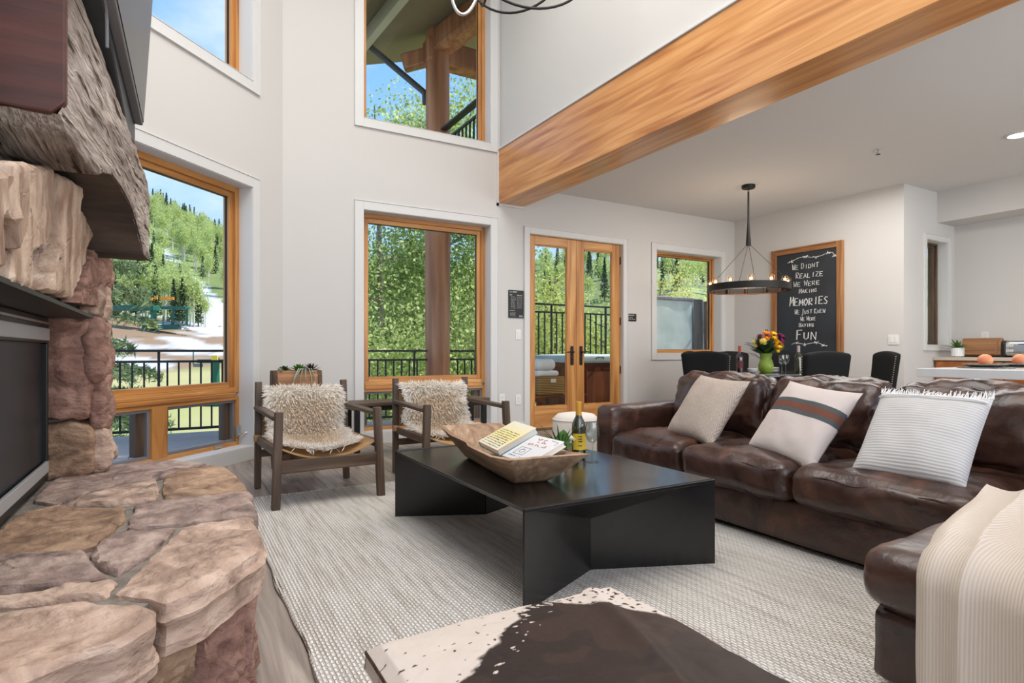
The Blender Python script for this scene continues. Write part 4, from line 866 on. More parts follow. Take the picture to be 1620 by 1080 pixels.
# ================================================================== SOFA
sf = thing('sectional_sofa', 'worn dark brown leather sectional sofa with a chaise end', 'sofa', (0, 0, .0))
lz = M['leather']
def leather(nm, *a, **k): return MB().soft(*a, **k).obj(nm, lz, sf, weld=True, smooth=70)
leather('base', 2.53, 3.5, .10, 3.14, .035, .245, r=.025, n=14, amp=.006, freq=4, seed=1)
MB().box(2.6, 3.45, .3, 3.1, RZ, .04).obj('plinth', M['black'], sf)
leather('arm', 2.50, 3.50, 3.0, 3.19, .04, .585, r=.045, n=14, amp=.008, freq=5, seed=2, crown=(.01, .0, .008))
leather('back_frame', 3.27, 3.52, .05, 3.17, .2, .70, r=.06, n=14, amp=.006, seed=3)
ysd = [(2.995, 2.385), (2.38, 1.705), (1.70, .955)]
for i, (b, a) in enumerate(ysd):
    o = leather('seat_cushion', 2.455, 3.25, a, b, .235, .425, r=.062, crown=(.012, 0, .035), n=18, amp=.012, freq=5.5, seed=10+i)
def backc(i, a, b):
    T = Tm(3.15, (a+b)/2, .405) @ Matrix.Rotation(math.radians(13), 4, 'Y')
    w = (b-a)/2
    def fn(q, u):
        q.x -= .05*max(0, u[2])**2*(1-abs(u[1])**3)*0; q.z -= .03*abs(u[1])**4*max(0, u[2]); return q
    leather('back_cushion', -.10, .11, -w, w, 0, .402, r=.085, crown=(.06, .008, .010), n=30, amp=.026, freq=7.5, seed=20+i, T=T, stretch=(1, 1, .6), fn=fn)
for i, (a, b) in enumerate(((2.30, 3.05), (1.60, 2.29), (.80, 1.59), (.08, .79))): backc(i, a, b)
leather('chaise_base', 1.69, 2.6, .0, .915, .035, .245, r=.03, n=14, amp=.006, freq=4, seed=5)
leather('chaise_cushion', 1.655, 3.25, -.02, .94, .235, .415, r=.07, crown=(.012, .0, .045), n=22, amp=.010, freq=5, seed=6)
leather('near_arm', 2.55, 3.5, -.17, -.03, .04, .585, r=.045, n=10, amp=.006, seed=8)
mb = MB()                                             # raised welts along the seat fronts
for b, a in ysd: mb.tube([(2.462, y, .388+.006*math.sin(y*30)) for y in np.linspace(a+.06, b-.06, 16)], .004, 5)
mb.tube([(1.664, y, .372) for y in np.linspace(.04, .88, 14)], .004, 5); stuff(mb.obj('welt_seam', lz, sf, smooth=60))
# ---- throw pillows
def pillow(label, c, w, h, t, rz, lean, roll, m, seed, fringe=False, colfn=None, pinch=.06):
    o = thing('throw_pillow', label, 'pillow', c, 0, 'throw pillows on the sofa'); o.rotation_euler = (Matrix.Rotation(rz, 4, 'Z') @ Matrix.Rotation(lean, 4, 'X') @ Matrix.Rotation(roll, 4, 'Y')).to_euler()
    n = 24
    def pt(i, j, s):
        u, v = -1+2*i/n, -1+2*j/n; e = ((1-abs(u)**2.6)*(1-abs(v)**2.6))
        x = u*w/2*(1-pinch*(1-v*v)); z = v*h/2*(1-pinch*(1-u*u)); y = s*t/2*max(0, e)**.55
        k = .010*noise.fractal(Vector((x*7+seed, z*7, s)), .9, 2, 3)*e**.3
        return Vector((x, y+k, z))
    mb = MB()
    for s in (-1, 1):
        cols = None
        if colfn: cols = [colfn(-1+2*i/n, -1+2*j/n) for i in range(n+1) for j in (range(n+1) if s > 0 else range(n, -1, -1))]
        P = [[pt(i, j, s) for j in (range(n+1) if s > 0 else range(n, -1, -1))] for i in range(n+1)]
        mb.grid(P, col=cols)
    mb.obj('cover', m, o, smooth=80, weld=not colfn)
    return o
# three pillows lean on the back cushions; they face the room (-x)
F = -PI/2
p1 = pillow('beige chevron-knit throw pillow at the far arm end', (2.79, 2.475, .605), .46, .45, .15, F-.17, math.radians(-35), math.radians(3), M['chevron'], 1)
def striped_mat():
    m, t, b = newmat('striped_pillow_linen'); N = t.nodes.new; L = t.links.new; tc = N('ShaderNodeTexCoord'); s = N('ShaderNodeSeparateXYZ'); L(tc.outputs['Object'], s.inputs[0])
    n = N('ShaderNodeTexNoise'); n.inputs['Scale'].default_value = 30; L(tc.outputs['Object'], n.inputs[0])
    mr = N('ShaderNodeMapRange'); mr.inputs[1].default_value = -.23; mr.inputs[2].default_value = .23; L(s.outputs['Z'], mr.inputs[0])
    r = N('ShaderNodeValToRGB'); r.color_ramp.interpolation = 'CONSTANT'; e = r.color_ramp.elements; e[0].position = 0; e[0].color = srgb(200, 189, 184); e[1].position = .52; e[1].color = srgb(84, 86, 88)
    for p, c in ((.575, srgb(112, 74, 62)), (.655, srgb(84, 86, 88)), (.71, srgb(200, 189, 184))): q = e.new(p); q.color = c
    L(mr.outputs[0], r.inputs[0]); L(r.outputs[0], b.inputs['Base Color']); b.inputs['Roughness'].default_value = .95; b.inputs['Specular IOR Level'].default_value = .15
    bp = N('ShaderNodeBump'); bp.inputs['Strength'].default_value = .25; bp.inputs['Distance'].default_value = .004; L(n.outputs[0], bp.inputs['Height']); L(bp.outputs[0], b.inputs['Normal']); return m
p2 = pillow('grey linen throw pillow with brown and charcoal stripes', (2.745, 1.825, .59), .455, .455, .15, F-.14, math.radians(-37), math.radians(6), striped_mat(), 2)
p3 = pillow('white ribbed throw pillow with a fringed top edge', (2.735, 1.275, .59), .425, .44, .15, F+.05, math.radians(-40), math.radians(0), M['ribbed'], 3, pinch=.03)
mb = MB(); rr = random.Random(4)
for k in range(90):
    u = -1+2*k/89; x = u*.212; z = .22*(1-.03*(1-u*u)); a = rr.uniform(-.5, .5)
    mb.tube([(x, 0, z-.004), (x+.006*a, rr.uniform(-.006, .006), z+.012), (x+.02*a, rr.uniform(-.012, .012), z+.026+rr.uniform(-.004, .008))], [.0028, .0025, .001], 4)
stuff(mb.obj('fringe', M['towel'], p3))
MB().tube([(u*.209, -.006-.05*(1-abs(u)**2.6)**.5, .182-.008*(1-u*u)) for u in np.linspace(-.98, .98, 30)], .0045, 5).obj('white_band', M['towel'], p3, smooth=60)
# ---- knitted blanket on the chaise
bk = thing('knit_blanket', 'cream cable-knit blanket draped over the end of the leather chaise', 'blanket')
def bl_pt(u, t):
    # t: 0 at the back of the chaise .. 1 at the floor; u: 0 far edge .. 1 near edge
    tt = t*1.42; gather = 1-.22*max(0, 1-tt/.75)**1.3
    yfar = float(np.interp(tt, [0, .35, .82, 1.42], [.925, .86, .765, .74]))+.012*noise.noise(Vector((tt*3, 1, 1))); y = yfar-u*.70*gather
    ph = u*34+1.6*noise.noise(Vector((u*3, tt*.9, 4)))+.5*math.sin(tt*2.3+u*4); w1 = 1-abs(math.sin(ph*.5))**.8; w2 = .5+.5*math.sin(u*17+1+tt*.8)
    fold_ = w1*.8+.55*w2+.35*noise.noise(Vector((u*6, tt*2.2, 2))); amp = (.030+.012*min(1, tt))*min(1, .25+tt*1.5)
    if u < .05: fold_ *= u/.05
    if tt < .82:
        x = lerp(2.44+.05*noise.noise(Vector((u*4, 2, 3))), 1.68, tt/.82); z = .472+amp*fold_+.02*math.exp(-((x-2.40)/.16)**2)*w1; z -= .022*max(0, (1.78-x)/.1)**2 if x < 1.78 else 0
    else:
        q = tt-.82; a = min(1, q/.10); x = 1.68-.068*math.sin(a*PI/2)-amp*(fold_)*a-.015*q; z = .450-.07*(1-math.cos(a*PI/2))-max(0, q-.10)+amp*fold_*(1-a)
        z = max(z, .03)
    return Vector((x, y, z))
P = [[bl_pt(u, t) for u in np.linspace(0, 1, 150)] for t in np.linspace(0, 1, 90)]
Q = [[p+Vector((.0 if i < 54 else .008, 0, -.008 if i < 56 else 0)) for p in r] for i, r in enumerate(P)]
mb = MB().grid(P); mb.grid([r[::-1] for r in Q]); mb.grid([[a, b] for a, b in zip([r[0] for r in P], [r[0] for r in Q])]); mb.obj('knit', M['blanket'], bk, smooth=80)
# ---- cowhide stool in front of the camera
ot = thing('cowhide_stool', 'low stool with a brown and white cowhide seat in the near foreground', 'stool', (.565, .74, 0))
def hide_col(x, y):
    st = fbm((x*16+y*9, y*26-x*10, 1), 5); big = fbm((x*5, y*5, 8), 3); sp_n = noise.noise(Vector((x*85, y*120, 5))); fl = noise.noise(Vector((x*70+y*50, y*120, 7)))
    f1 = ((x+.17)*-.13+(y-.07)*.15)/.198+.016*st+.02*big                      # white towards the left front corner
    f2 = ((x-.13)*.104+(y-.215)*.093)/.14+.010*st                              # and the far corner
    k = max(f1, f2)
    if y > .225 and x > -.1: k = max(k, (.004 if fl > .15 else -.02))          # flecks along the far edge
    if -.05 < f1 < 0 and fl > .42: k = .01
    if k > 0 and sp_n > (.30 if f2 > f1 else .56): k = -.01
    k = min(1, max(0, k*130+.5)); d = (40, 27, 23) if big > -.1 else (52, 35, 29); d = srgb(*d); l = srgb(206, 194, 184); return tuple(lerp(d[i], l[i], k) for i in range(3))+(1,)
n = 230; P = []; cols = []
for i in range(n+1):
    row = []
    for j in range(n+1):
        u, v = -1+2*i/n, -1+2*j/n; x, y = u*.275, v*.275
        z = .437+.022*(1-u*u)*(1-v*v)+.004*fbm((x*6, y*6, 2))-.012*max(0, max(abs(u), abs(v))-.93)/.07+.008*math.exp(-((u-.45-.3*v)/.08)**2)*(v > -.6)
        row.append(Vector((x, y, z))); cols.append(hide_col(x, y))
    P.append(row)
mb = MB(); mb.grid(P, col=cols); rim = loop(P); low = [Vector((p.x*1.012, p.y*1.012, p.z-.032)) for p in rim]; mb.grid([low, rim], closed=True, col=[hide_col(p.x, p.y) for p in low+rim])
mb.obj('hide_seat', M['hide'], ot, smooth=50, weld=False)
MB().tube([p+Vector((0, 0, -.004)) for p in rim]+[rim[0]+Vector((0, 0, -.004))], .004, 5).obj('seat_piping', M['leather'], ot, smooth=60)
MB().box(-.26, .26, -.26, .26, .375, .41).obj('seat_frame', M['black'], ot, bevel=.004)
for sx_ in (-1, 1):
    for sy_ in (-1, 1): MB().bar((sx_*.25, sy_*.25, .38), (sx_*.22, sy_*.22, RZ), .03, .03).obj('leg', M['black'], ot, bevel=.003)
# ================================================================== DINING CORNER
TCX, TCY = 5.78, 4.30
dt = thing('dining_table', 'dark round glass-topped dining table by the blackboard', 'table', (TCX, TCY, 0))
DZ = .715
MB().lathe([(.70, DZ-.03), (.72, DZ-.022), (.72, DZ-.006), (.715, DZ), (0, DZ)], 56).obj('table_top', mat('dark_polished_top', (.05, .052, .055, 1), rough=.12, spec=.8, coat=.6), dt, smooth=40)
MB().lathe([(.30, 0), (.30, .03), (.10, .07), (.075, .2), (.075, .55), (.16, DZ-.03), (0, DZ-.03)], 32).obj('pedestal', M['black'], dt, smooth=50)
def dchair(label, loc, rz):
    o = thing('dining_chair', label, 'chair', loc, rz, 'black upholstered dining chairs')
    bf = M['black_fabric']                              # faces +y (towards the table); back at -y
    MB().soft(-.235, .235, -.22, .24, .36, .47, r=.035, n=8, crown=(0, 0, .015)).obj('seat', bf, o, weld=True, smooth=70)
    def arch(q, u):
        if u[2] > 0: q.z += .032*math.cos(u[0]*1.45)*u[2]-.0*abs(u[0])
        q.y -= .06*(u[2]+1)/2
        q.x *= 1+.07*u[2]; return q
    MB().soft(-.225, .225, -.27, -.185, .40, .925, r=.03, n=12, fn=arch).obj('backrest', bf, o, weld=True, smooth=60)
    mb = MB()
    for s in (-1, 1):
        for k in range(20):
            z = .44+k*.024; f = (z-.66)/.27; mb.ball((s*(.225*(1+.07*f)+.002), -.228-.06*(f+1)/2+.02, z), .0062, 6, 4)
    stuff(mb.obj('nailheads', M['brass'], o, smooth=60))
    for sx_ in (-1, 1):
        for y, d in ((.19, .01), (-.2, -.05)): MB().bar((sx_*.19, y, .37), (sx_*.195, y+d, 0), .04, .04).obj('leg', M['oak_z'], o, bevel=.003)
    return o
def face(x, y): return math.atan2(-(TCX-x), TCY-y)
d1 = dchair('black dining chair with nailheads, its back to the sofa, before the blackboard', (5.45, 3.55, 0), -.38)
dup(d1, (6.55, 3.66, 0), .92, 'black nailhead dining chair seen side-on at the far right of the table')
dup(d1, (5.20, 4.52, 0), -1.08, 'black dining chair directly behind the far sofa end')
dup(d1, (5.74, 4.98, 0), -2.7, 'black dining chair half hidden at the window corner')
dup(d1, (6.52, 4.66, 0), 2.0, 'black dining chair behind the wine glasses under the blackboard')
dup(d1, (6.28, 5.06, 0), 2.55, 'black dining chair on the far side behind the flower vase')
def tz(x, y): return (x, y, DZ)
# flowers
fv = thing('flower_vase', 'lime green vase of yellow and purple flowers on the dining table', 'vase of flowers', tz(5.72, 4.22))
MB().lathe([(.055, 0), (.065, .01), (.078, .05), (.08, .085), (.068, .13), (.056, .155), (.058, .175), (.068, .215), (.062, .215), (.05, .16), (.045, .15), (0, .14)], 32).obj('vase', M['vase'], fv, smooth=60)
mb = MB()
for k in range(190):
    a = rng.uniform(0, 2*PI); e = rng.uniform(.35, 1.4); blade(mb, (.02*math.cos(a), .02*math.sin(a), .2), (math.cos(a)*math.cos(e), math.sin(a)*math.cos(e), math.sin(e)), rng.uniform(.10, .25), rng.uniform(.010, .02), rng.uniform(0, .03), 4)
mb.obj('leafage', M['leaf_d'], fv, smooth=60)
rgt = Vector((.866, -.5, 0)); tow = Vector((-.5, -.866, 0))
STEM = MB()
def bloom(nm, u, w, v, r, m, n=16, core=None, cup=0):
    c = rgt*u+tow*v+Vector((0, 0, w)); ax = (tow*.8+Vector((0, 0, .5))+rgt*u*2).normalized(); a1 = ax.orthogonal().normalized(); a2 = ax.cross(a1); mb = MB()
    lay = 2 if not cup else 4
    for L_ in range(lay):
        for k in range(n):
            a = 2*PI*(k+.5*L_)/n; el = .12+.3*L_ if not cup else .5+.28*L_; d = (a1*math.cos(a)+a2*math.sin(a))*math.cos(el)+ax*math.sin(el); blade(mb, c, d, r*(1-.15*L_), r*(.2 if not cup else .42), -.004 if cup else .004, 4)
    STEM.tube([(0, 0, .14), c*.55+Vector((0, 0, .1)), c], .003, 5)
    o = mb.obj(nm, m, fv, smooth=60)
    if core: MB().ball(c+ax*r*.14, r*.24, 8, 6).obj('flower_centre', core, o, smooth=60)
Y1, OR, PU, BU, PY = mat('yellow_petal', srgb(246, 200, 28), rough=.7), mat('orange_petal', srgb(236, 140, 24), rough=.7), mat('purple_petal', srgb(112, 20, 82), rough=.7), mat('burgundy_petal', srgb(88, 24, 30), rough=.7), mat('pale_yellow_petal', srgb(242, 228, 140), rough=.7)
DK = mat('dark_flower_core', srgb(70, 44, 20), rough=.9)
bloom('daisy', .115, .315, .06, .072, Y1, 16, DK); bloom('daisy', .085, .265, .09, .05, Y1, 16, DK); bloom('daisy', .095, .35, .05, .045, Y1, 14, DK)
bloom('sunflower', -.01, .415, .04, .07, OR, 18, DK); bloom('sunflower', .07, .415, .04, .06, Y1, 16, DK)
bloom('rose', -.075, .335, .10, .06, PY, 8, None, 1); bloom('rose', -.14, .335, .02, .035, PY, 8, None, 1); bloom('rose', -.13, .29, .03, .03, PY, 8, None, 1)
bloom('aster', .155, .39, .03, .065, PU, 20, None); bloom('mum', -.085, .385, .04, .06, BU, 18, None); bloom('mum', .06, .385, .05, .04, BU, 16, None)
mb = MB()
for i, (u, w, l) in enumerate(((-.2, .37, .1), (-.22, .35, .09), (-.17, .24, .09), (-.16, .22, .07), (.02, .47, .09), (.0, .46, .1))):
    c = rgt*u*.75+Vector((0, 0, w*.88)); STEM.tube([(0, 0, .16), rgt*u*.4+Vector((0, 0, w*.7)), c], .003, 5); blade(mb, c, rgt*u+Vector((0, 0, .05 if w < .4 else .35)), l, .02, .015, 5)
mb.obj('sprig', M['leaf_d'], fv, smooth=60); stuff(STEM.obj('flower_stems', M['leaf_d'], fv, smooth=60))
bottle('wine_bottle', 'red wine bottle with orange capsule left of the flower vase', tz(5.42, 4.33), M['redglass'], M['redfoil'], mat('dark_red_label', srgb(90, 40, 44), rough=.6), .30, .038)
bottle('wine_bottle', 'green-brown wine bottle with pale capsule right of the flower vase', tz(5.98, 4.0), M['darkglass'], M['greyfoil'], None, .30, .038)
wineglass('wine glass before the white wine bottle, nearer the flower vase', tz(5.86, 4.12), .20, None); wineglass('wine glass touching the pale-capped bottle on the dining table', tz(5.96, 4.14), .20); wineglass('wine glass at the window end of the dining table', tz(5.33, 4.62), .20)
def plates(label, loc, n):
    o = thing('plate_stack', label, 'plates', loc)
    for k in range(n): MB().lathe([(.06, 0), (.075, .004), (.115, .012), (.113, .015), (.07, .008), (0, .008)], 32).obj('plate', M['white'], o, smooth=50).location = (0, 0, k*.013)
    return o
plates('short stack of plates beside the vase on the dining table', tz(5.90, 4.32), 4); plates('two white plates stacked at the near dining place', tz(6.12, 3.93), 2); plates('single white plate at the window side of the dining table', tz(5.36, 4.50), 1)
def napkin(label, loc, m):
    o = thing('folded_napkin', label, 'napkin', loc, .5); mb = MB()
    for k in range(5): a = -.6+.3*k; blade(mb, (0, 0, .0), (math.sin(a)*.7, .1, math.cos(a)), .085, .022, .0, 4)
    mb.obj('cloth_fan', m, o, smooth=60); return o
napkin('orange folded napkin standing on the plate stack', (5.88, 4.31, DZ+.055), M['peach']); napkin('white folded napkin by the pale-capped bottle', (6.10, 3.95, DZ+.03), M['towel'])
bo = thing('small_bowl', 'small white bowl beside the red wine bottle', 'bowl', tz(5.52, 4.24)); MB().lathe([(.025, 0), (.05, .02), (.056, .05), (.052, .05), (.045, .022), (0, .012)], 28).obj('bowl_body', M['white'], bo, smooth=50)
# ---- ring chandelier
ch = thing('ring_chandelier', 'black iron ring chandelier with glowing globe bulbs over the dining table', 'chandelier', (5.785, 4.50, 0))
R = .455; z0, z1 = 1.655, 1.73
MB().lathe([(.075, 2.89), (.075, 2.86), (.07, 2.852), (0, 2.852)], 32).obj('canopy', M['blackiron'], ch, smooth=40)
MB().tube([(0, 0, 2.855), (.012, 0, 2.83), (0, 0, 2.80), (-.012, 0, 2.83), (0, 0, 2.855)], .004, 5).obj('hook', M['blackiron'], ch)
MB().lathe([(.011, 2.81), (.011, 2.50), (.014, 2.42), (.030, 2.19), (.027, 2.185), (0, 2.185)], 16).obj('stem', M['blackiron'], ch, smooth=50)
MB().ring([(R, z0), (R, z1), (R-.008, z1), (R-.008, z0)], 72).obj('ring_band', M['blackiron'], ch, smooth=40)
MB().ring([(R-.008, z0), (R-.008, z0+.006), (R-.06, z0+.006), (R-.06, z0)], 72).obj('inner_flange', mat('copper_inside', srgb(120, 66, 40), rough=.35, metal=.8), ch, smooth=40)
for k in range(4):
    a = k*PI/2+.45; MB().tube([(.02*math.cos(a), .02*math.sin(a), 2.19), ((R-.01)*math.cos(a), (R-.01)*math.sin(a), z1)], .0028, 5).obj('cable', M['blackiron'], ch)
NB = 12
b0 = None
for k in range(NB):
    a = 2*PI*k/NB+.2; p = ((R-.034)*math.cos(a), (R-.034)*math.sin(a), z0+.006)
    if b0 is None:
        so = MB().lathe([(.016, 0), (.016, .055), (.012, .06), (0, .06)], 12).obj('lamp_socket', M['blackiron'], ch, smooth=40)
        bu = MB().lathe([(.012, .056), (.014, .07), (.03, .088), (.036, .108), (.030, .13), (.016, .142), (0, .144)], 16).obj('bulb', M['bulbglass'], so, smooth=70)
        mb = MB(); mb.tube([(.010*math.cos(t), .010*math.sin(t), .085+.012*math.sin(t*3)+.010) for t in np.linspace(0, 2*PI, 14)], .003, 5); mb.obj('filament', M['filament'], so); b0 = so
    else: so = copy_tree(b0, ch)
    so.location = p
lamp('chandelier_glow', 'POINT', (5.785, 4.50, 1.86), (0, 0, 0), 12, (1, .82, .62), shadow_soft_size=.3)
# ---- framed blackboard with chalk lettering
bb = thing('framed_blackboard', 'tall wood-framed blackboard with white chalk lettering on the dining wall', 'blackboard', (7.268, 5.24, .55), -PI/2)
bw_, bh = 1.0, 1.80; fw = .075
MB().box(fw, bw_-fw, -.03, -.004, fw, bh-fw).obj('slate', M['board'], bb)
for nm, m, a in (('frame_stile', 'walnut_z', (0, fw, 0, bh)), ('frame_stile', 'walnut_z', (bw_-fw, bw_, 0, bh)), ('frame_rail', 'walnut_x', (fw, bw_-fw, bh-fw, bh)), ('frame_rail', 'walnut_x', (fw, bw_-fw, 0, fw))):
    mb = MB().box(a[0], a[1], -.045, 0, a[2], a[3]); x0, x1, zz0, zz1 = a
    k = .018                                                    # raised outer lip
    if nm == 'frame_stile': xo = (x0, x0+k) if x0 == 0 else (x1-k, x1); mb.box(xo[0], xo[1], -.058, -.045, zz0, zz1)
    else: zo = (zz1-k, zz1) if zz0 > 1 else (zz0, zz0+k); mb.box(x0, x1, -.058, -.045, zo[0], zo[1])
    mb.obj(nm, M[m], bb, bevel=.003)
GL = {'W': [[(0, 1), (.22, 0), (.5, .7), (.75, 0), (1, 1)]], 'E': [[(.85, 1), (0, 1), (0, 0), (.9, 0)], [(0, .52), (.7, .52)]], 'D': [[(0, 0), (0, 1), (.6, .9), (.9, .5), (.6, .08), (0, 0)]],
 'I': [[(.5, 0), (.5, 1)]], 'N': [[(0, 0), (0, 1), (.85, 0), (.85, 1)]], 'T': [[(0, 1), (1.1, 1)], [(.5, 1), (.5, 0)]], 'R': [[(0, 0), (0, 1), (.7, .95), (.75, .6), (0, .48), (.85, 0)]],
 'A': [[(0, 0), (.45, 1), (.9, 0)], [(.18, .38), (.72, .38)]], 'L': [[(0, 1), (0, 0), (.75, 0)]], 'Z': [[(0, 1), (.9, 1), (0, 0), (.95, 0)]], 'M': [[(0, 0), (.12, 1), (.5, .3), (.88, 1), (1, 0)]],
 'K': [[(0, 0), (0, 1)], [(.8, 1), (0, .45), (.9, 0)]], 'G': [[(.85, .85), (.5, 1), (.1, .75), (0, .4), (.3, 0), (.8, .1), (.85, .45), (.5, .45)]], 'O': [[(.45, 1), (.1, .75), (0, .4), (.4, 0), (.8, .3), (.85, .7), (.45, 1)]],
 'S': [[(.85, .9), (.4, 1), (.05, .78), (.4, .52), (.8, .3), (.5, .02), (0, .1)]], 'U': [[(0, 1), (.05, .2), (.4, 0), (.75, .2), (.8, 1)]], 'J': [[(.6, 1), (.6, 0), (.35, -.3), (.05, -.15)]], 'H': [[(0, 0), (0, 1)], [(.8, 0), (.8, 1)], [(0, .5), (.8, .5)]],
 'V': [[(0, 1), (.42, 0), (.85, 1)]], 'F': [[(0, 0), (0, 1), (.9, 1)], [(0, .55), (.65, .55)]]}
def chalk(name, text, cx, z, h, width, th, seed, double=0):
    rr = random.Random(seed); mb = MB(); n = sum(1.25 if c != ' ' else .8 for c in text); cw = width/n; x = cx-width/2
    for i, c in enumerate(text):
        if c == ' ': x += cw*.8; continue
        hh = h*(1.25 if (i == 0 or text[i-1] == ' ') else rr.uniform(.85, 1.0)); dz = rr.uniform(-.05, .05)*h
        for s in GL[c]:
            for off in ((0, 0),) if not double else ((0, 0), (th*1.1, .0), (th*.55, th*.4)):
                mb.tube([(x+a*cw*.95+rr.uniform(-.03, .03)*cw+.12*hh*(b-.5)*.5+off[0], -.0315, z+dz+b*hh+off[1]) for a, b in s], th*.8*rr.uniform(.85, 1.15), 4)
        x += cw*1.25
    return stuff(mb.obj(name, M['chalk'], bb))
# local z = world z - .55 ; local x from the photograph's columns
def bx(px): t = (px-810)/920; k = 7.23/(.5+t*.8660254); return 5.24-k*(.8660254-t*.5)
for i, (txt, p0, p1, py, hp, th, db) in enumerate((('WE DIDNT', 1253, 1296, 421, 8, .0052, 0), ('REALIZE', 1259, 1303, 436, 8.5, .0056, 0), ('WE WERE', 1255, 1298, 449, 7.5, .0052, 0), ('MAKING', 1264, 1293, 460.5, 6.5, .005, 0), ('MEMORIES', 1249, 1311, 479, 13, .0058, 1),
        ('WE JUST KNEW', 1257, 1306, 494, 7, .005, 0), ('WE WERE', 1266, 1291, 505, 6, .0048, 0), ('HAVING', 1264, 1288, 515, 6, .0048, 0), ('FUN', 1260, 1294, 534, 13.5, .0064, 1))):
    d_ = 7.62; zc = .95+(556-py)/920*d_-.55; chalk('chalk_lettering', txt, (bx(p0)+bx(p1))/2, zc-.2*hp/920*d_, hp/920*d_*.9, bx(p1)-bx(p0), th, i+1, db)
def flourish(z, pts, seed):
    mb = MB(); rr = random.Random(seed)
    mb.tube([(x, -.0315, z+dz) for x, dz in pts], .004, 4)
    for x, dz in pts[1::2]:
        for k in range(5): a = rr.uniform(0, 2*PI); mb.tube([(x, -.0315, z+dz), (x+.04*math.cos(a), -.0315, z+dz+.022*math.sin(a))], .004, 4)
    stuff(mb.obj('chalk_flourish', M['chalk'], bb))
flourish(.95+(556-406)/920*7.62-.55, [(.24, -.035), (.30, -.02), (.40, .015), (.5, .02), (.57, .0), (.64, -.005), (.72, .0), (.80, .025), (.87, .02), (.9, -.03)], 1)
flourish(.95+(556-543)/920*7.62-.55, [(.30, -.01), (.36, .012), (.42, .0), (.5, -.012), (.58, .004), (.66, .012), (.72, -.01), (.76, -.03)], 2)

# ================================================================== KITCHEN END
kc = thing('kitchen_counter', 'cherry drawer cabinet with beige stone top along the kitchen wall', 'cabinet', (0, 0, 0))
MB().box(7.96, 8.465, -1.0, 3.54, .08, .845).obj('carcass', M['cab'], kc, bevel=.003)
MB().box(7.925, 8.468, -1.0, 3.548, .845, .885).obj('worktop', M['beigetop'], kc, bevel=.004)
MB().box(8.45, 8.468, -1.0, 3.548, .885, .95).obj('backsplash', mat('dark_backsplash', srgb(104, 98, 94), rough=.5), kc)
for y1, y0 in ((3.52, 2.86), (2.84, 2.18)):
    for z0, z1 in ((.66, .83), (.40, .645), (.10, .385)):
        d = MB().box(7.935, 7.96, y0, y1, z0, z1).obj('drawer', M['cab'], kc, bevel=.004)
        yc = (y0+y1)/2; MB().soft(7.915, 7.936, yc-.05, yc+.05, (z0+z1)/2-.015, (z0+z1)/2+.012, r=.01, n=5).obj('cup_pull', M['nickel'], d, smooth=50, weld=True)
MB().box(7.93, 7.96, .2, 2.16, .10, .83).obj('dark_door', M['darkcab'], kc, bevel=.004)
pp = thing('potted_fern', 'small green fern in a white ribbed pot on the kitchen counter', 'potted plant', (8.05, 3.34, .885))
P = [[Vector(((r_+.002*math.cos(a*16))*math.cos(a), (r_+.002*math.cos(a*16))*math.sin(a), z)) for a in np.linspace(0, 2*PI, 64, endpoint=False)] for r_, z in ((.045, .008), (.062, .01), (.064, .11), (.056, .11), (.054, .09))]
MB().grid(P, closed=True).obj('pot', M['white'], pp, smooth=60); MB().lathe([(.03, 0), (.03, .01), (0, .01)], 16).obj('saucer_foot', M['white'], pp)
MB().lathe([(.056, .092), (0, .095)], 20).obj('soil', M['bark'], pp)
mb = MB()
for k in range(26):
    a = k*2.4; e = .3+.9*rng.random(); blade(mb, (0, 0, .09), (math.cos(a)*math.cos(e), math.sin(a)*math.cos(e), math.sin(e)), .12+.08*rng.random(), .014, .05, 5)
mb.obj('fronds', M['leaf'], pp, smooth=60)
cb = thing('cutting_board', 'thick brown wooden cutting board leaning on the kitchen wall', 'cutting board', (8.42, 3.23, .885)); cb.rotation_euler = (0, math.radians(14), 0)
MB().box(-.09, -.03, -.20, .20, .006, .215).obj('board', M['walnut_y'], cb, bevel=.012); MB().box(-.095, -.088, -.17, -.15, .03, .19).obj('end_cleat', M['walnut_z'], cb)
to = thing('toaster', 'brushed steel toaster with black ends on the kitchen counter', 'toaster', (8.2, 2.72, .885))
MB().soft(-.10, .10, -.20, .20, .015, .185, r=.035, n=9).obj('steel_body', M['chrome'], to, weld=True, smooth=60)
for s in (-1, 1): MB().soft(-.105, .105, s*.20-.025, s*.20+.025, .0, .19, r=.03, n=8).obj('end_cap', M['black'], to, weld=True, smooth=60)
MB().box(-.02, .0, -.15, .15, .183, .188).box(.03, .05, -.15, .15, .183, .188).obj('bread_slot', M['black'], to)
mb = MB()
for y in (.155, .12):
    for z in (.135, .075):
        T = Tm(-.103, y, z) @ Matrix.Rotation(-PI/2, 4, 'Y'); mb.ring([(.016, 0), (.016, .003), (.011, .003), (.011, 0)], 16)
        k = len(mb.v)-64; mb.v[k:] = [tuple(T @ Vector(v)) for v in mb.v[k:]]; mb.box(-.107, -.103, y-.014, y+.012, z-.002, z+.002)
mb.obj('letter_decal', M['white'], to)
MB().box(-.106, -.10, -.1, .06, .14, .152).obj('control_strip', mat('blue_strip', srgb(70, 78, 150), rough=.4), to)
isl = thing('kitchen_island', 'white quartz kitchen island bar with a dark panelled base', 'kitchen island', (0, 0, 0))
MB().box(4.06, 5.15, -1.2, 1.91, .792, .845).obj('island_top', M['quartz'], isl, bevel=.003)
MB().box(4.50, 5.10, -1.2, 1.50, .02, .79).obj('island_base', M['darkcab'], isl, bevel=.003)
for y in (.0, .75): MB().box(4.485, 4.50, y+.04, y+.70, .08, .74).obj('base_panel', M['darkcab'], isl, bevel=.006)
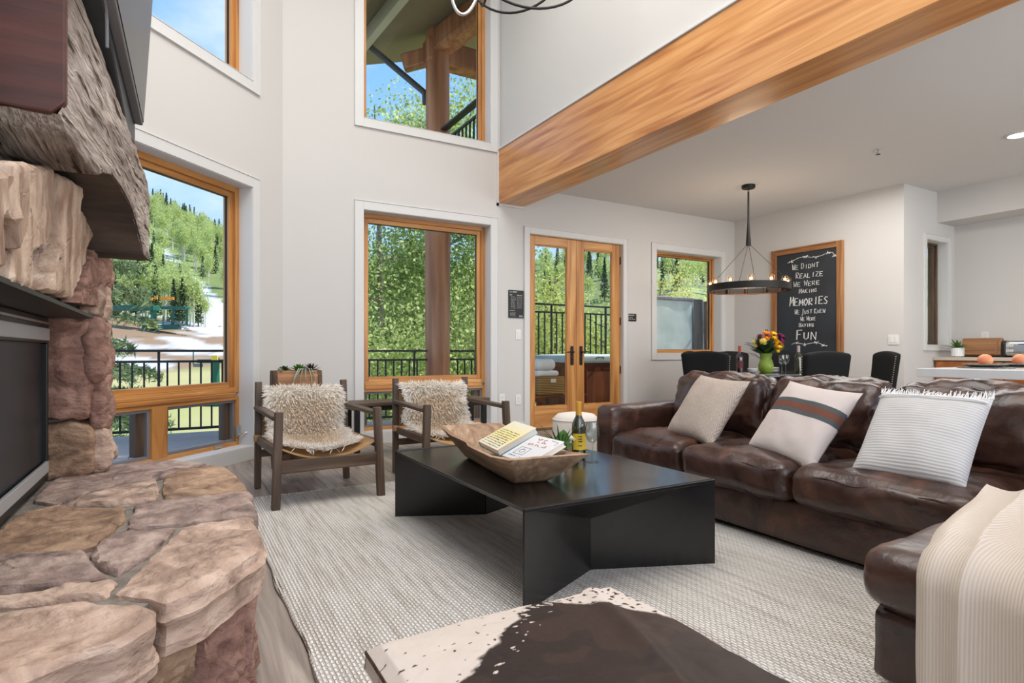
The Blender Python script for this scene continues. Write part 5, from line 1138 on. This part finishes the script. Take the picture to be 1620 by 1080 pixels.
def setting(label, loc, lf):
    o = thing('place_setting', label, 'place mat', loc)
    MB().prism([(.155*math.cos(a), .155*math.sin(a)) for a in np.linspace(0, 2*PI, 8, endpoint=False)], 0, .006).obj('woven_mat', M['slate_mat'], o, bevel=.002)
    MB().lathe([(.06, .006), (.08, .009), (.118, .022), (.116, .026), (.07, .013), (0, .012)], 32).obj('grey_plate', M['slate_mat'], o, smooth=50)
    f = thing('peach', lf, 'fruit', (loc[0], loc[1], loc[2]+.013)); P = []
    MB().ball((0, 0, .038), (.041, .041, .038), 20, 14).obj('flesh', M['peach'], f, smooth=80); MB().tube([(0, 0, .074), (.003, 0, .082)], .003, 5).obj('stalk', M['bark'], f)
setting('grey placemat and plate at the left end of the white island', (4.46, 1.70, .845), 'peach on the left grey plate of the island'); setting('grey placemat and plate cut by the frame on the white island', (4.80, 1.64, .845), 'peach on the second grey plate, nearer the toaster')
# ================================================================== hoop light high in the great room
hl = thing('hoop_chandelier', 'chandelier of bent metal hoops hanging high before the upper window', 'chandelier', (2.15, 3.95, 0))
MB().tube([(0, 0, 5.85), (0, 0, 4.35)], .012, 8).obj('drop_rod', M['blackiron'], hl, smooth=60); MB().lathe([(.09, 5.85), (.09, 5.82), (0, 5.815)], 24).obj('canopy', M['blackiron'], hl, smooth=50)
MB().ball((0, 0, 4.33), .06, 16, 10).obj('hub', M['blackiron'], hl, smooth=60)
def hoop(nm, c, a, b, nrm_a, tilt, m, r=.012, n=48):
    R_ = Matrix.Rotation(nrm_a, 4, 'Z') @ Matrix.Rotation(tilt, 4, 'Y'); pts = [Vector(c)+R_ @ Vector((a*math.cos(t), 0, b*math.sin(t))) for t in np.linspace(0, 2*PI, n)]
    MB().tube(pts, r, 8, caps=False).obj(nm, M[m], hl, smooth=60)
hoop('bent_hoop', (-.20, .12, 3.93), .125, .375, math.radians(-30), math.radians(6), 'nickel', .013)
hoop('bent_hoop', (.22, -.10, 4.03), .50, .405, math.radians(-24), math.radians(14), 'blackiron', .010)
hoop('bent_hoop', (.20, .05, 4.07), .42, .415, math.radians(-44), math.radians(-10), 'blackiron', .010)
hoop('bent_hoop', (-.05, .1, 4.12), .40, .40, math.radians(70), math.radians(0), 'blackiron', .010)
# ================================================================== OUTSIDE
# ---- deck, railing, posts
dk = struct(MB().box(-4.5, 7.9, 6.12, 8.45, -.25, -.12).obj('floor_deck', M['deck']))
p0 = None; y = 6.12
while y < 8.4:
    for x0 in (-4.5, -.4, 3.7):
        if p0 is None: p0 = MB().box(.002, 4.095, .003, .137, -.12, -.085).obj('deck_plank', M['deck'], bevel=.003); o = p0
        else: o = p0.copy(); C.objects.link(o)
        o.parent = dk; o.location = (x0, y, 0)
    y += .142
RY = 8.1
def railing(label, p0, p1, zt, z2, zb, zf, posts, sp=.118, w=.02, topw=.05):
    r = thing('railing', label, 'railing', (p0[0], p0[1], 0), math.atan2(p1[1]-p0[1], p1[0]-p0[0])); ln = math.hypot(p1[0]-p0[0], p1[1]-p0[1])
    MB().box(0, ln, -topw/2, topw/2, zt-.03, zt).obj('top_rail', M['rail'], r, bevel=.004); MB().box(0, ln, -.017, .017, z2-.028, z2).obj('middle_rail', M['rail'], r); MB().box(0, ln, -.017, .017, zb, zb+.03).obj('bottom_rail', M['rail'], r)
    for x in posts: MB().box(x-.014, x+.014, -.014, .014, zf, zt-.03).obj('post', M['rail'], r)
    b0 = None
    for k in range(1, int(ln/sp)):
        x = k*sp
        if any(abs(x-q) < .04 for q in posts): continue
        if b0 is None: b0 = MB().box(-w/2, w/2, -w/2, w/2, zb+.03, z2-.028).obj('baluster', M['rail'], r); o = b0
        else: o = b0.copy(); C.objects.link(o); o.parent = r
        o.location = (x, 0, 0)
    return r
railing('black deck railing seen through the left bay window', (-.80, RY), (2.12, RY), .975, .845, .0, -.085, (.03, .62, 1.8, 2.90))
railing('black deck railing left of the log post in the centre window', (2.12, RY), (3.23, RY), .975, .845, .0, -.085, (.9,))
railing('black deck railing right of the log post in the centre window', (3.60, RY), (5.1, RY), .975, .845, .0, -.085, (.42, 1.46))
railing('tall black railing behind the hot tub outside the french doors', (5.14, RY+.12), (7.70, RY+.12), 1.765, 1.63, .5, -.085, (.02, .38, 1.55, 2.54), sp=.121)
railing('black railing running toward the house beyond the small window', (7.70, RY+.10), (7.70, 6.2), 1.79, 1.66, .5, -.085, (.02, .9, 1.86), sp=.121)
lp_ = thing('log_post', 'stout stained log post carrying the roof outside the centre windows', 'post', (3.40, 8.12, 0))
P = [[Vector(((.182+.006*math.sin(2*a+z)+.006*fbm((math.cos(a)*2, math.sin(a)*2, z)))*math.cos(a), (.182+.006*math.sin(2*a+z))*math.sin(a), z)) for a in np.linspace(0, 2*PI, 30, endpoint=False)] for z in np.linspace(-.085, 5.75, 24)]
MB().grid(P, closed=True).obj('log', M['log'], lp_, smooth=60)
# roof over the balcony
rf = struct(sempty('roof_eave', (0, 0, 0)))
def rz_(x): return 5.50+.33*(x-2.56)
mb = MB(); T = None
vs = [(x, y, rz_(x)+dz) for dz in (0, .16) for x, y in ((1.5, 6.12), (6.5, 6.12), (6.5, 9.2), (1.5, 9.2))]
mb.add(vs, [(3, 2, 1, 0), (4, 5, 6, 7), (0, 1, 5, 4), (1, 2, 6, 5), (2, 3, 7, 6), (3, 0, 4, 7)]); mb.obj('soffit_boards', M['soffit'], rf)
MB().bar((3.4, 8.12, 5.55), (3.75, 6.15, 5.6), .30, .36).obj('log_beam', M['log'], rf, bevel=.05)
MB().bar((3.2, 8.14, 5.42), (6.4, 8.14, 5.42), .30, .36).obj('cross_beam', M['log'], rf, bevel=.05)
MB().bar((2.95, 8.4, 5.28), (3.4, 8.15, 5.42), .18, .24).obj('brace', M['log'], rf, bevel=.03)
MB().bar((2.42, 6.15, 5.28), (2.2, 9.15, 5.28), .10, .2).obj('rafter', mat('pale_rafter_paint', srgb(196, 192, 170), rough=.7), rf, bevel=.006)
MB().bar((1.95, 6.15, 5.14), (1.7, 9.15, 5.14), .10, .2).obj('rafter', M['soffit'], rf, bevel=.006)
MB().tube([(2.2, 8.5, 5.62), (3.25, 8.3, 4.88), (3.27, 8.3, 4.7)], .045, 10).obj('downspout', mat('grey_downspout', srgb(84, 86, 90), rough=.5), rf, smooth=50)
bal = struct(MB().box(3.36, 6.6, 6.12, 8.3, 3.16, 3.30).obj('floor_balcony', M['soffit']))
railing('black upper balcony railing beside the log post top', (3.42, 8.0), (3.42, 6.14), 4.24, 4.06, 3.36, 3.30, (.04, 1.83), topw=.10)
# ---- hot tub and its things
ht = thing('hot_tub', 'cedar-sided hot tub with a pale folded cover outside the french doors', 'hot tub', (5.08, 6.95, -.085))
MB().box(.02, 2.10, .02, 1.06, 0, .84).obj('tub_shell', M['black'], ht)
for k in range(13): MB().box(.04+k*.158, .04+k*.158+.152, -.006, .02, .06, .84).obj('side_board', M['cedar'], ht, bevel=.005)
for k in range(6): MB().box(-.006, .02, .05+k*.168, .05+k*.168+.16, .06, .84).obj('side_board', M['cedar'], ht, bevel=.005)
MB().box(-.02, .05, -.02, .05, 0, .86).box(-.02, 2.1, -.02, .02, .80, .86).box(-.02, .02, .05, 1.06, .80, .86).obj('corner_trim', M['cedar_x'], ht, bevel=.006)
for k in (0, 1): MB().soft(-.04+k*1.08, 1.02+k*1.08, -.04, 1.1, .86, .985, r=.03, n=8, crown=(0, 0, .015)).obj('cover_panel', M['tubcover'], ht, weld=True, smooth=50)
MB().tube([(.35, -.045, .93), (.38, -.07, .95), (.48, -.07, .95), (.5, -.045, .93)], .008, 6).obj('cover_handle', M['black'], ht, smooth=60)
MB().box(.2, .9, -.02, -.006, .12, .74).obj('access_panel', M['cedar'], ht, bevel=.006)
hc = thing('folded_tub_cover', 'pale blue-grey vinyl spa cover standing upright beyond the small window', 'spa cover', (6.18, 6.62, .75))
MB().soft(0, 1.02, 0, .12, 0, 1.04, r=.04, n=9, amp=.01, freq=3).obj('cover_panel', M['tubcover'], hc, weld=True, smooth=60); MB().box(-.02, 1.0, -.02, .10, 1.0, 1.06).obj('top_bar', M['drape'], hc, bevel=.015)
P = [[Vector((.98+.02*t+u*.62, .0+.05*math.sin(u*15)+.05*u, 1.06-.08*u-t)) for u in np.linspace(0, 1, 26)] for t in np.linspace(0, 1.0, 8)]
MB().grid(P).obj('hanging_flap', M['drape'], hc, smooth=60); MB().box(0, 1.4, .02, .10, -.83, 0).obj('lifter_stand', M['black'], hc)
ss = thing('tub_steps', 'cedar spa step bench under the towel basket', 'steps', (4.02, 6.38, -.085))
for k in range(4): MB().box(0, .86, .01+k*.10, .10+k*.10, .425, .455).obj('step_board', M['cedar_x'], ss, bevel=.004)
for x in (.08, .74):
    MB().bar((x, .04, 0), (x+.06, .1, .425), .06, .05).obj('leg', M['cedar'], ss); MB().bar((x, .38, 0), (x+.06, .32, .425), .06, .05).obj('leg', M['cedar'], ss); MB().box(x, x+.05, .02, .40, .37, .425).obj('side_rail', M['cedar_x'], ss)
bk_ = thing('wicker_basket', 'square tan wicker basket on the spa step outside the door', 'basket', (4.10, 6.42, .37))
MB().soft(0, .44, 0, .33, 0, .235, r=.03, n=9).obj('woven_sides', M['wicker'], bk_, weld=True, smooth=60); MB().tube([(.02, .02, .235), (.42, .02, .235), (.42, .31, .235), (.02, .31, .235), (.02, .02, .235)], .016, 8).obj('rim', M['wicker'], bk_, smooth=60)
MB().box(.2, .28, -.008, .0, .17, .22).obj('card_tag', M['paper'], bk_)
for z, w, lb in ((.615, .36, 'rolled white towel lying directly in the wicker basket'), (.70, .32, 'larger rolled white towel on top of the towel pile')):
    tw = thing('rolled_towel', lb, 'towel', (4.10, 6.44, z), 0, 'towels in the spa basket')
    MB().soft(0, w, 0, .28, 0, .085 if z < .65 else .15, r=.042 if z < .65 else .07, n=10, amp=.004, freq=12).obj('towel_roll', M['towel'], tw, weld=True, smooth=70)
# ---- hillside
def ridge(th): return float(np.interp(th, [-40, -8, -1, 4, 15, 33, 40, 46, 50, 75], [.27, .235, .20, .168, .15, .158, .162, .155, .135, .13]))
def ground(th, R):
    k = ridge(th)*300
    z = float(np.interp(R, [9, 22, 42, 68, 85, 108, 300, 380], [-3.6, -3.4, -2.9, -1.0, 1.8, 6.4, k, k*.9]))
    return z+1.2*math.sin(th*.35+R*.03)*min(1, max(0, (R-75)/60))
def gpt(th, R): a = math.radians(th); return Vector((R*math.sin(a), R*math.cos(a), ground(th, R)))
def run_c(R): return float(np.interp(R, [95, 105, 120, 140, 170, 200, 235], [3.6, 3.5, 3.0, 2.0, .2, -1.4, -3.2])), float(np.interp(R, [95, 105, 120, 140, 170, 200, 235], [1.9, 1.7, 1.35, 1.0, .7, .5, .25]))
ths = np.linspace(-38, 78, 260); Rs = np.concatenate([np.linspace(9, 60, 50), np.linspace(61.5, 130, 60), np.linspace(132, 300, 60), np.linspace(304, 380, 12)])
P = []; cols = []
g1, g2, br, sn, fo = srgb(158, 164, 96), srgb(186, 174, 124), srgb(150, 124, 98), (.58, .59, .61, 1), srgb(128, 142, 84)
for R in Rs:
    row = []
    for th in ths:
        p = gpt(th, R); row.append(p); n1 = fbm((p.x*.06, p.y*.06, 2), 5); n2 = fbm((p.x*.16, p.y*.16, 7), 4)
        t = min(1, max(0, .5+n1)); c = [lerp(g1[i], g2[i], t) for i in range(3)]
        if R > 63: k = min(1, max(0, (R-64)/6+n2*.8)); c = [lerp(c[i], br[i], k) for i in range(3)]
        if th < 9 and 66 < R < 112:
            k = min(1, max(0, (n1*1.5+.1*n2+.42)*min(1, (R-66)/5)*5-.9)); c = [lerp(c[i], sn[i], k) for i in range(3)]
        if R > 104 or th > 9: k = min(1, max(0, (R-104)/6)) if th < 9 else min(1, max(0, (R-40)/20)); c = [lerp(c[i], fo[i]*(.8+.4*t), k) for i in range(3)]
        rc, rw = run_c(R)
        if 95 < R < 232 and abs(th-rc)+n2*.25 < rw: c = list(sn[:3])
        if th > 43.5 and R > 90: k = min(1, max(0, (n1+.25)*3)); c = [lerp(c[i], srgb(160, 172, 120)[i], k*.7) for i in range(3)]
        cols.append((*c[:3], 1))
    P.append(row)
o = MB().grid(P, col=cols).obj('hillside_terrain', M['terrain'], smooth=80); struct(o)
def quads(n, cen, dirs_sz, colf, r_, asp=.55):
    """n random leaf quads about the given centres -> verts, faces, colours"""
    t = r_.normal(size=(n, 3)); t /= np.linalg.norm(t, axis=1)[:, None]; b = r_.normal(size=(n, 3)); b -= t*(b*t).sum(1)[:, None]; b /= np.linalg.norm(b, axis=1)[:, None]
    s = dirs_sz[:, None]; v = np.stack([cen-t*s, cen-b*s*asp, cen+t*s, cen+b*s*asp], 1).reshape(-1, 3); f = np.arange(4*n).reshape(-1, 4); c = np.repeat(colf, 4, 0); return v, f, c
def leafobj(name, v, f, c, parent, m='foliage'):
    me = bpy.data.meshes.new(name); me.from_pydata(v.tolist(), [], f.tolist()); a = me.color_attributes.new('Col', 'FLOAT_COLOR', 'POINT'); a.data.foreach_set('color', np.concatenate([c, np.ones((len(c), 1))], 1).astype(np.float32).ravel())
    me.materials.append(M[m]); o = bpy.data.objects.new(name, me); C.objects.link(o); o.parent = parent; return o
def cmix(n, a, b, r_): k = r_.random((n, 1)); return np.array(a[:3])*(1-k)+np.array(b[:3])*k
# far trees: one of each kind, then copies
def far_aspen(seed):
    r_ = np.random.default_rng(seed); o = bpy.data.objects.new('aspen_tree', None); C.objects.link(o)
    MB().tube([(0, 0, 0), (.1, 0, 4), (0, .1, 7.5)], [.17, .13, .06], 5).tube([(.5, .3, 0), (.7, .4, 6)], [.13, .06], 4).obj('trunk', mat('pale_aspen_bark', srgb(206, 200, 184), rough=.8), o)
    n = 1000; ce = r_.normal(size=(n, 3))*np.array([.85, .85, 1.35])+np.array([0, 0, 6.7]); leafobj('crown', *quads(n, ce, r_.uniform(.13, .27, n), cmix(n, srgb(166, 186, 104), srgb(220, 224, 160), r_), r_), o); return o  # crown greens lightened to stand in for distance haze
def far_conifer(seed):
    r_ = np.random.default_rng(seed); o = bpy.data.objects.new('conifer_tree', None); C.objects.link(o); MB().tube([(0, 0, 0), (0, 0, 8.5)], [.15, .03], 5).obj('trunk', M['bark'], o)
    V = []; n = 900; z = 1+8.2*r_.random(n)**1.25; a = r_.uniform(0, 2*PI, n); rad = (9.4-z)/9.4*1.55*r_.uniform(.25, 1, n); ce = np.stack([rad*np.cos(a), rad*np.sin(a), z-.25*rad], 1)
    leafobj('crown', *quads(n, ce, r_.uniform(.15, .32, n), cmix(n, srgb(66, 88, 62), srgb(116, 134, 96), r_), r_), o); return o
AS = [far_aspen(s) for s in (1, 2)]; CO = [far_conifer(s) for s in (3, 4)]
fr_ = random.Random(11); used = set()
def plant(kind, th, R, s):
    src = (AS if kind == 'a' else CO)[fr_.randrange(2)]
    if src.name not in used: used.add(src.name); o = src
    else: o = copy_tree(src)
    p = gpt(th, R); o.location = p; o.rotation_euler = (0, 0, fr_.uniform(0, 6.28)); o.scale = (s, s, s*fr_.uniform(.9, 1.15))
    if kind == 'a': tag(o, 'pale green aspen among the many on the far hillside', 'tree', 'aspens on the far hillside')
    else: tag(o, 'dark conifer among the many on the far hillside and ridge', 'tree', 'conifers on the far hillside')
def clear(th, R):
    rc, rw = run_c(R); return not (90 < R < 238 and abs(th-rc) < rw+.35)
n = 0
while n < 165:
    th = fr_.uniform(-5.2, 4.8); R = 112+fr_.random()**.8*180
    if clear(th, R): plant('a', th, R, fr_.uniform(.62, .8)*(1+.3*(R > 170))); n += 1
n = 0
while n < 70:
    th = fr_.uniform(33, 51); R = 130+fr_.random()**.8*165; plant('a', th, R, fr_.uniform(.7, 1.0)); n += 1
for k in range(70): plant('c', -5.4+10.4*k/69+fr_.uniform(-.08, .08), 290+fr_.uniform(-12, 8), fr_.uniform(.7, 1.25))
n = 0
while n < 42:
    th = fr_.uniform(-5.2, 4.5); R = fr_.uniform(110, 280)
    if clear(th, R): plant('c', th, R, fr_.uniform(.6, .95)); n += 1
for k in range(75): plant('c', fr_.uniform(33, 51), fr_.uniform(140, 300), fr_.uniform(.7, 1.1))
for th, R, s, kd in ((-.2, 100, .72, 'c'), (.15, 101, .78, 'a'), (.45, 100, .7, 'c'), (.75, 102, .8, 'a'), (1.05, 101, .74, 'a'), (1.35, 100, .8, 'a'), (1.65, 101, .62, 'c'), (1.9, 102, .6, 'a'), (2.2, 101, .45, 'a'), (-.9, 103, .85, 'a'), (-1.5, 104, .85, 'c'), (-2.2, 104, .9, 'a'), (-2.9, 104, .85, 'c'), (-3.6, 103, .9, 'a'), (-4.3, 103, .8, 'c')): plant(kd, th, R, s)
# ---- near aspens beyond the deck
def near_tree(label, base, h, spread, nl, cz, c1, c2, seed, lean=0, lsz=(.030, .058)):
    nl = int(nl*1.75)
    r_ = np.random.default_rng(seed); rr = random.Random(seed); o = thing('aspen_tree', label, 'tree', base, 0)
    tb = MB(); top_ = Vector((lean, 0, h)); tb.tube([(0, 0, 0), (lean*.3, .05, h*.35), (lean*.7, -.05, h*.7), top_], [.10, .08, .05, .015], 7); ends = []
    for k in range(int(15*spread)):
        t = rr.uniform(.25, .95); s = Vector((lean*t, 0, h*t)); a = rr.uniform(0, 2*PI); l = rr.uniform(.7, 1.7)*spread*(1.15-t*.55); e = s+Vector((math.cos(a)*l, math.sin(a)*l, rr.uniform(.2, .8)*l)); m_ = s.lerp(e, .5)+Vector((0, 0, -.08)); tb.tube([s, m_, e], [.032, .022, .007], 5); ends += [m_, e, s.lerp(e, .75)]
    tb.obj('trunk_and_branches', mat('grey_aspen_bark', srgb(134, 128, 112), rough=.85, scale=8) if 'asp' not in M else M['asp'], o, smooth=60)
    E = np.array([tuple(p) for p in ends]); E = E[E[:, 2] > cz[0]*.6]; cl = r_.integers(0, len(E), nl); ce = E[cl]+r_.normal(size=(nl, 3))*.30*spread
    leafobj('foliage', *quads(nl, ce, r_.uniform(*lsz, nl), cmix(nl, c1, c2, r_), r_), o); return o
gA, gB, gC, gD = srgb(142, 166, 88), srgb(220, 228, 160), srgb(186, 186, 92), srgb(230, 222, 140)
for i, (lb, b, h, sp, nl, cz, a, c, ln) in enumerate((
  ('leafy aspen filling the left side of the centre window', (3.9, 12.0, -3.4), 9.5, 1.25, 12500, (1, 6), gA, gB, -.3), ('leafy aspen beside the log post in the centre window', (5.4, 12.6, -3.4), 10.2, 1.3, 13500, (1, 7), gA, gB, .2),
  ('darker aspen at the right edge of the centre window', (6.6, 13.2, -3.4), 9.4, 1.25, 11000, (1, 6), srgb(116, 146, 70), srgb(192, 208, 126), 0), ('aspen rising behind the two nearest in the centre window', (4.7, 15.5, -3.4), 7.6, 1.6, 11000, (1, 6), srgb(124, 152, 78), srgb(200, 214, 138), 0),
  ('yellow-green aspen behind the left french door', (8.3, 12.2, -3.4), 6.3, 1.25, 8000, (1, 6), srgb(150, 166, 80), srgb(220, 220, 138), 0), ('sparse yellow-green aspen behind the right french door', (9.9, 12.6, -3.4), 5.3, 1.2, 6500, (1, 5), srgb(146, 168, 76), srgb(214, 214, 128), .4),
  ('yellow-leaved aspen at the left of the small window', (12.1, 12.6, -3.0), 5.9, 1.05, 3600, (1, 5), gC, gD, .2), ('low aspen thicket behind the deck rail', (6.9, 15.5, -3.4), 5.2, 1.8, 14000, (0, 4), srgb(128, 156, 80), srgb(202, 216, 142), 0), ('low aspen left of the log post below the rail', (3.2, 14.2, -3.4), 5.4, 1.5, 12000, (0, 4), gA, gB, 0))):
    near_tree(lb, b, h, sp, nl, cz, a, c, 21+i, ln)
# ---- spruce close to the left window
sp_ = thing('spruce_tree', 'blue-green spruce with drooping boughs close outside the left window', 'tree', (-1.35, 11.6, -3.4)); r_ = np.random.default_rng(5); rr = random.Random(5)
MB().tube([(0, 0, 0), (0, 0, 9)], [.2, .05], 8).obj('trunk', M['bark'], sp_, smooth=60)
tb = MB(); cen = []
for z in np.arange(.8, 8.6, .42):
    for k in range(8):
        a = rr.uniform(0, 2*PI); l = (9-z)/9*2.1*rr.uniform(.75, 1.1)+.2; e = Vector((math.cos(a)*l, math.sin(a)*l, -.22*l)); s = Vector((0, 0, z)); tb.tube([s, s+e*.5+Vector((0, 0, .08)), s+e+Vector((0, 0, .10*l))], [.025, .016, .005], 4)
        for j in range(int(200*l)): t = rr.uniform(.2, 1); q = s+e*t+Vector((0, 0, .16*math.sin(t*PI)*.5+.1*l*t*t)); w = .30*(1.1-t)*l*.6; cen.append(tuple(q+Vector((rr.gauss(0, w), rr.gauss(0, w), -abs(rr.gauss(0, .09))))))
tb.obj('boughs', M['bark'], sp_); cen = np.array(cen); n = len(cen)
v, f, c = quads(n, cen, r_.uniform(.05, .12, n), cmix(n, srgb(96, 118, 80), srgb(172, 188, 140), r_), r_, .14); leafobj('needles', v, f, c, sp_)
# ---- ski lift
G = M['greensteel']
def at(px, py, d): t = (px-810)/920; return Vector((d*(.5+t*.8660254), d*(.8660254-t*.5), .95+(556-py)/920*d))
lt = thing('lift_terminal', 'green steel chairlift terminal with a yellow sign below the slope', 'ski lift', tuple(at(245, 524, 80)), -math.radians(-3)); inv = Matrix.Rotation(-lt.rotation_euler.z, 4, 'Z') @ Tm(*[-v for v in lt.location])
def L3(px, py, d=80): return inv @ at(px, py, d)
def gb(nm, a, b, w, h, m=G): MB().bar(L3(*a), L3(*b), w, h).obj(nm, m, lt, bevel=.03)
gb('canopy_beam', (170, 487), (248, 487), 1.6, .7); gb('canopy_beam', (258, 487), (297, 487), 1.2, .36); gb('base_beam', (228, 518), (284, 517), 1.0, .65); gb('column', (243, 488), (243, 518), .7, .8); gb('column', (275, 487), (272, 520), .32, .36); gb('column', (297, 487), (296, 514), .2, .22); gb('column', (258, 500), (258, 516), .15, .15)
gb('catwalk_rail', (262, 502), (298, 504), .08, .08); gb('catwalk_rail', (262, 508), (298, 511), .08, .08)
MB().box(-.55, .55, -.02, .02, 0, 1.0).obj('sign_face', M['yellow'], lt).location = L3(241, 519, 75.5)
for k in range(7): a, b = L3(277+k*3.6, 508+k*2.4), L3(279+k*3.6, 513+k*2.2); MB().ring([(.34, -.06), (.34, .06), (.2, .06), (.2, -.06)], 14, c=tuple(a)).obj('sheave_wheel', M['greyplastic'], lt)
for k, px in enumerate((183, 192, 206, 217, 228, 238, 246, 256, 260, 266, 272)):
    p = at(px, 472+(k % 3), 84); cshr = thing('lift_chair', 'orange chairlift seat hanging in the row above the green terminal', 'lift chair', tuple(p), math.radians(-30), 'orange chairs on the lift line')
    MB().box(-.25, .25, -.15, .2, -.1, .04).box(-.25, .25, .12, .2, 0, .34).obj('seat', M['orange'], cshr, bevel=.03); MB().tube([(0, .15, .3), (0, .15, 1.5)], .03, 5).obj('hanger', G, cshr)
def tower(label, px, pyb, pyt, d, w, arm):
    b = at(px, pyb, d); hh = (pyb-pyt)/920*d; o = thing('lift_tower', label, 'ski lift tower', tuple(b), math.radians(-30)); MB().tube([(0, 0, -3), (0, 0, hh)], [w, w*.7], 10).obj('mast', G, o, smooth=50)
    MB().box(-arm, arm, -.12, .12, hh-.35, hh-.1).obj('crossarm', G, o, bevel=.02)
    for s in (-1, 1): MB().box(s*arm-.25*arm, s*arm+.25*arm, -.1, .1, hh-.62, hh-.4).obj('sheave_train', M['greyplastic'], o, bevel=.02)
    return o
tower('green chairlift tower standing in the aspens high on the slope', 205, 410, 365, 120, .45, 2.0)
t2 = tower('green lift tower with yellow marker just beyond the deck rail', 341, 660, 566, 40, .36, 1.2)
MB().box(-.05, .35, -.45, -.35, 3.9, 4.25).obj('marker_plate', M['yellow'], t2); MB().box(-1.2, .9, -.7, .7, .2, 1.5).obj('drive_housing', G, t2, bevel=.08)
mb = MB()
for k in range(6): mb.box(-1.6+k*.33, -1.36+k*.33, -.8, -.6, 1.75-k*.13, 1.98-k*.13)
mb.obj('sheave_wheels', M['greyplastic'], t2); MB().bar((-1.8, -.6, 4.6), (1.4, -.6, 4.6), .06, .06).bar((-1.2, -.6, 3.6), (-1.2, -.6, 4.6), .05, .05).obj('handrail', G, t2)
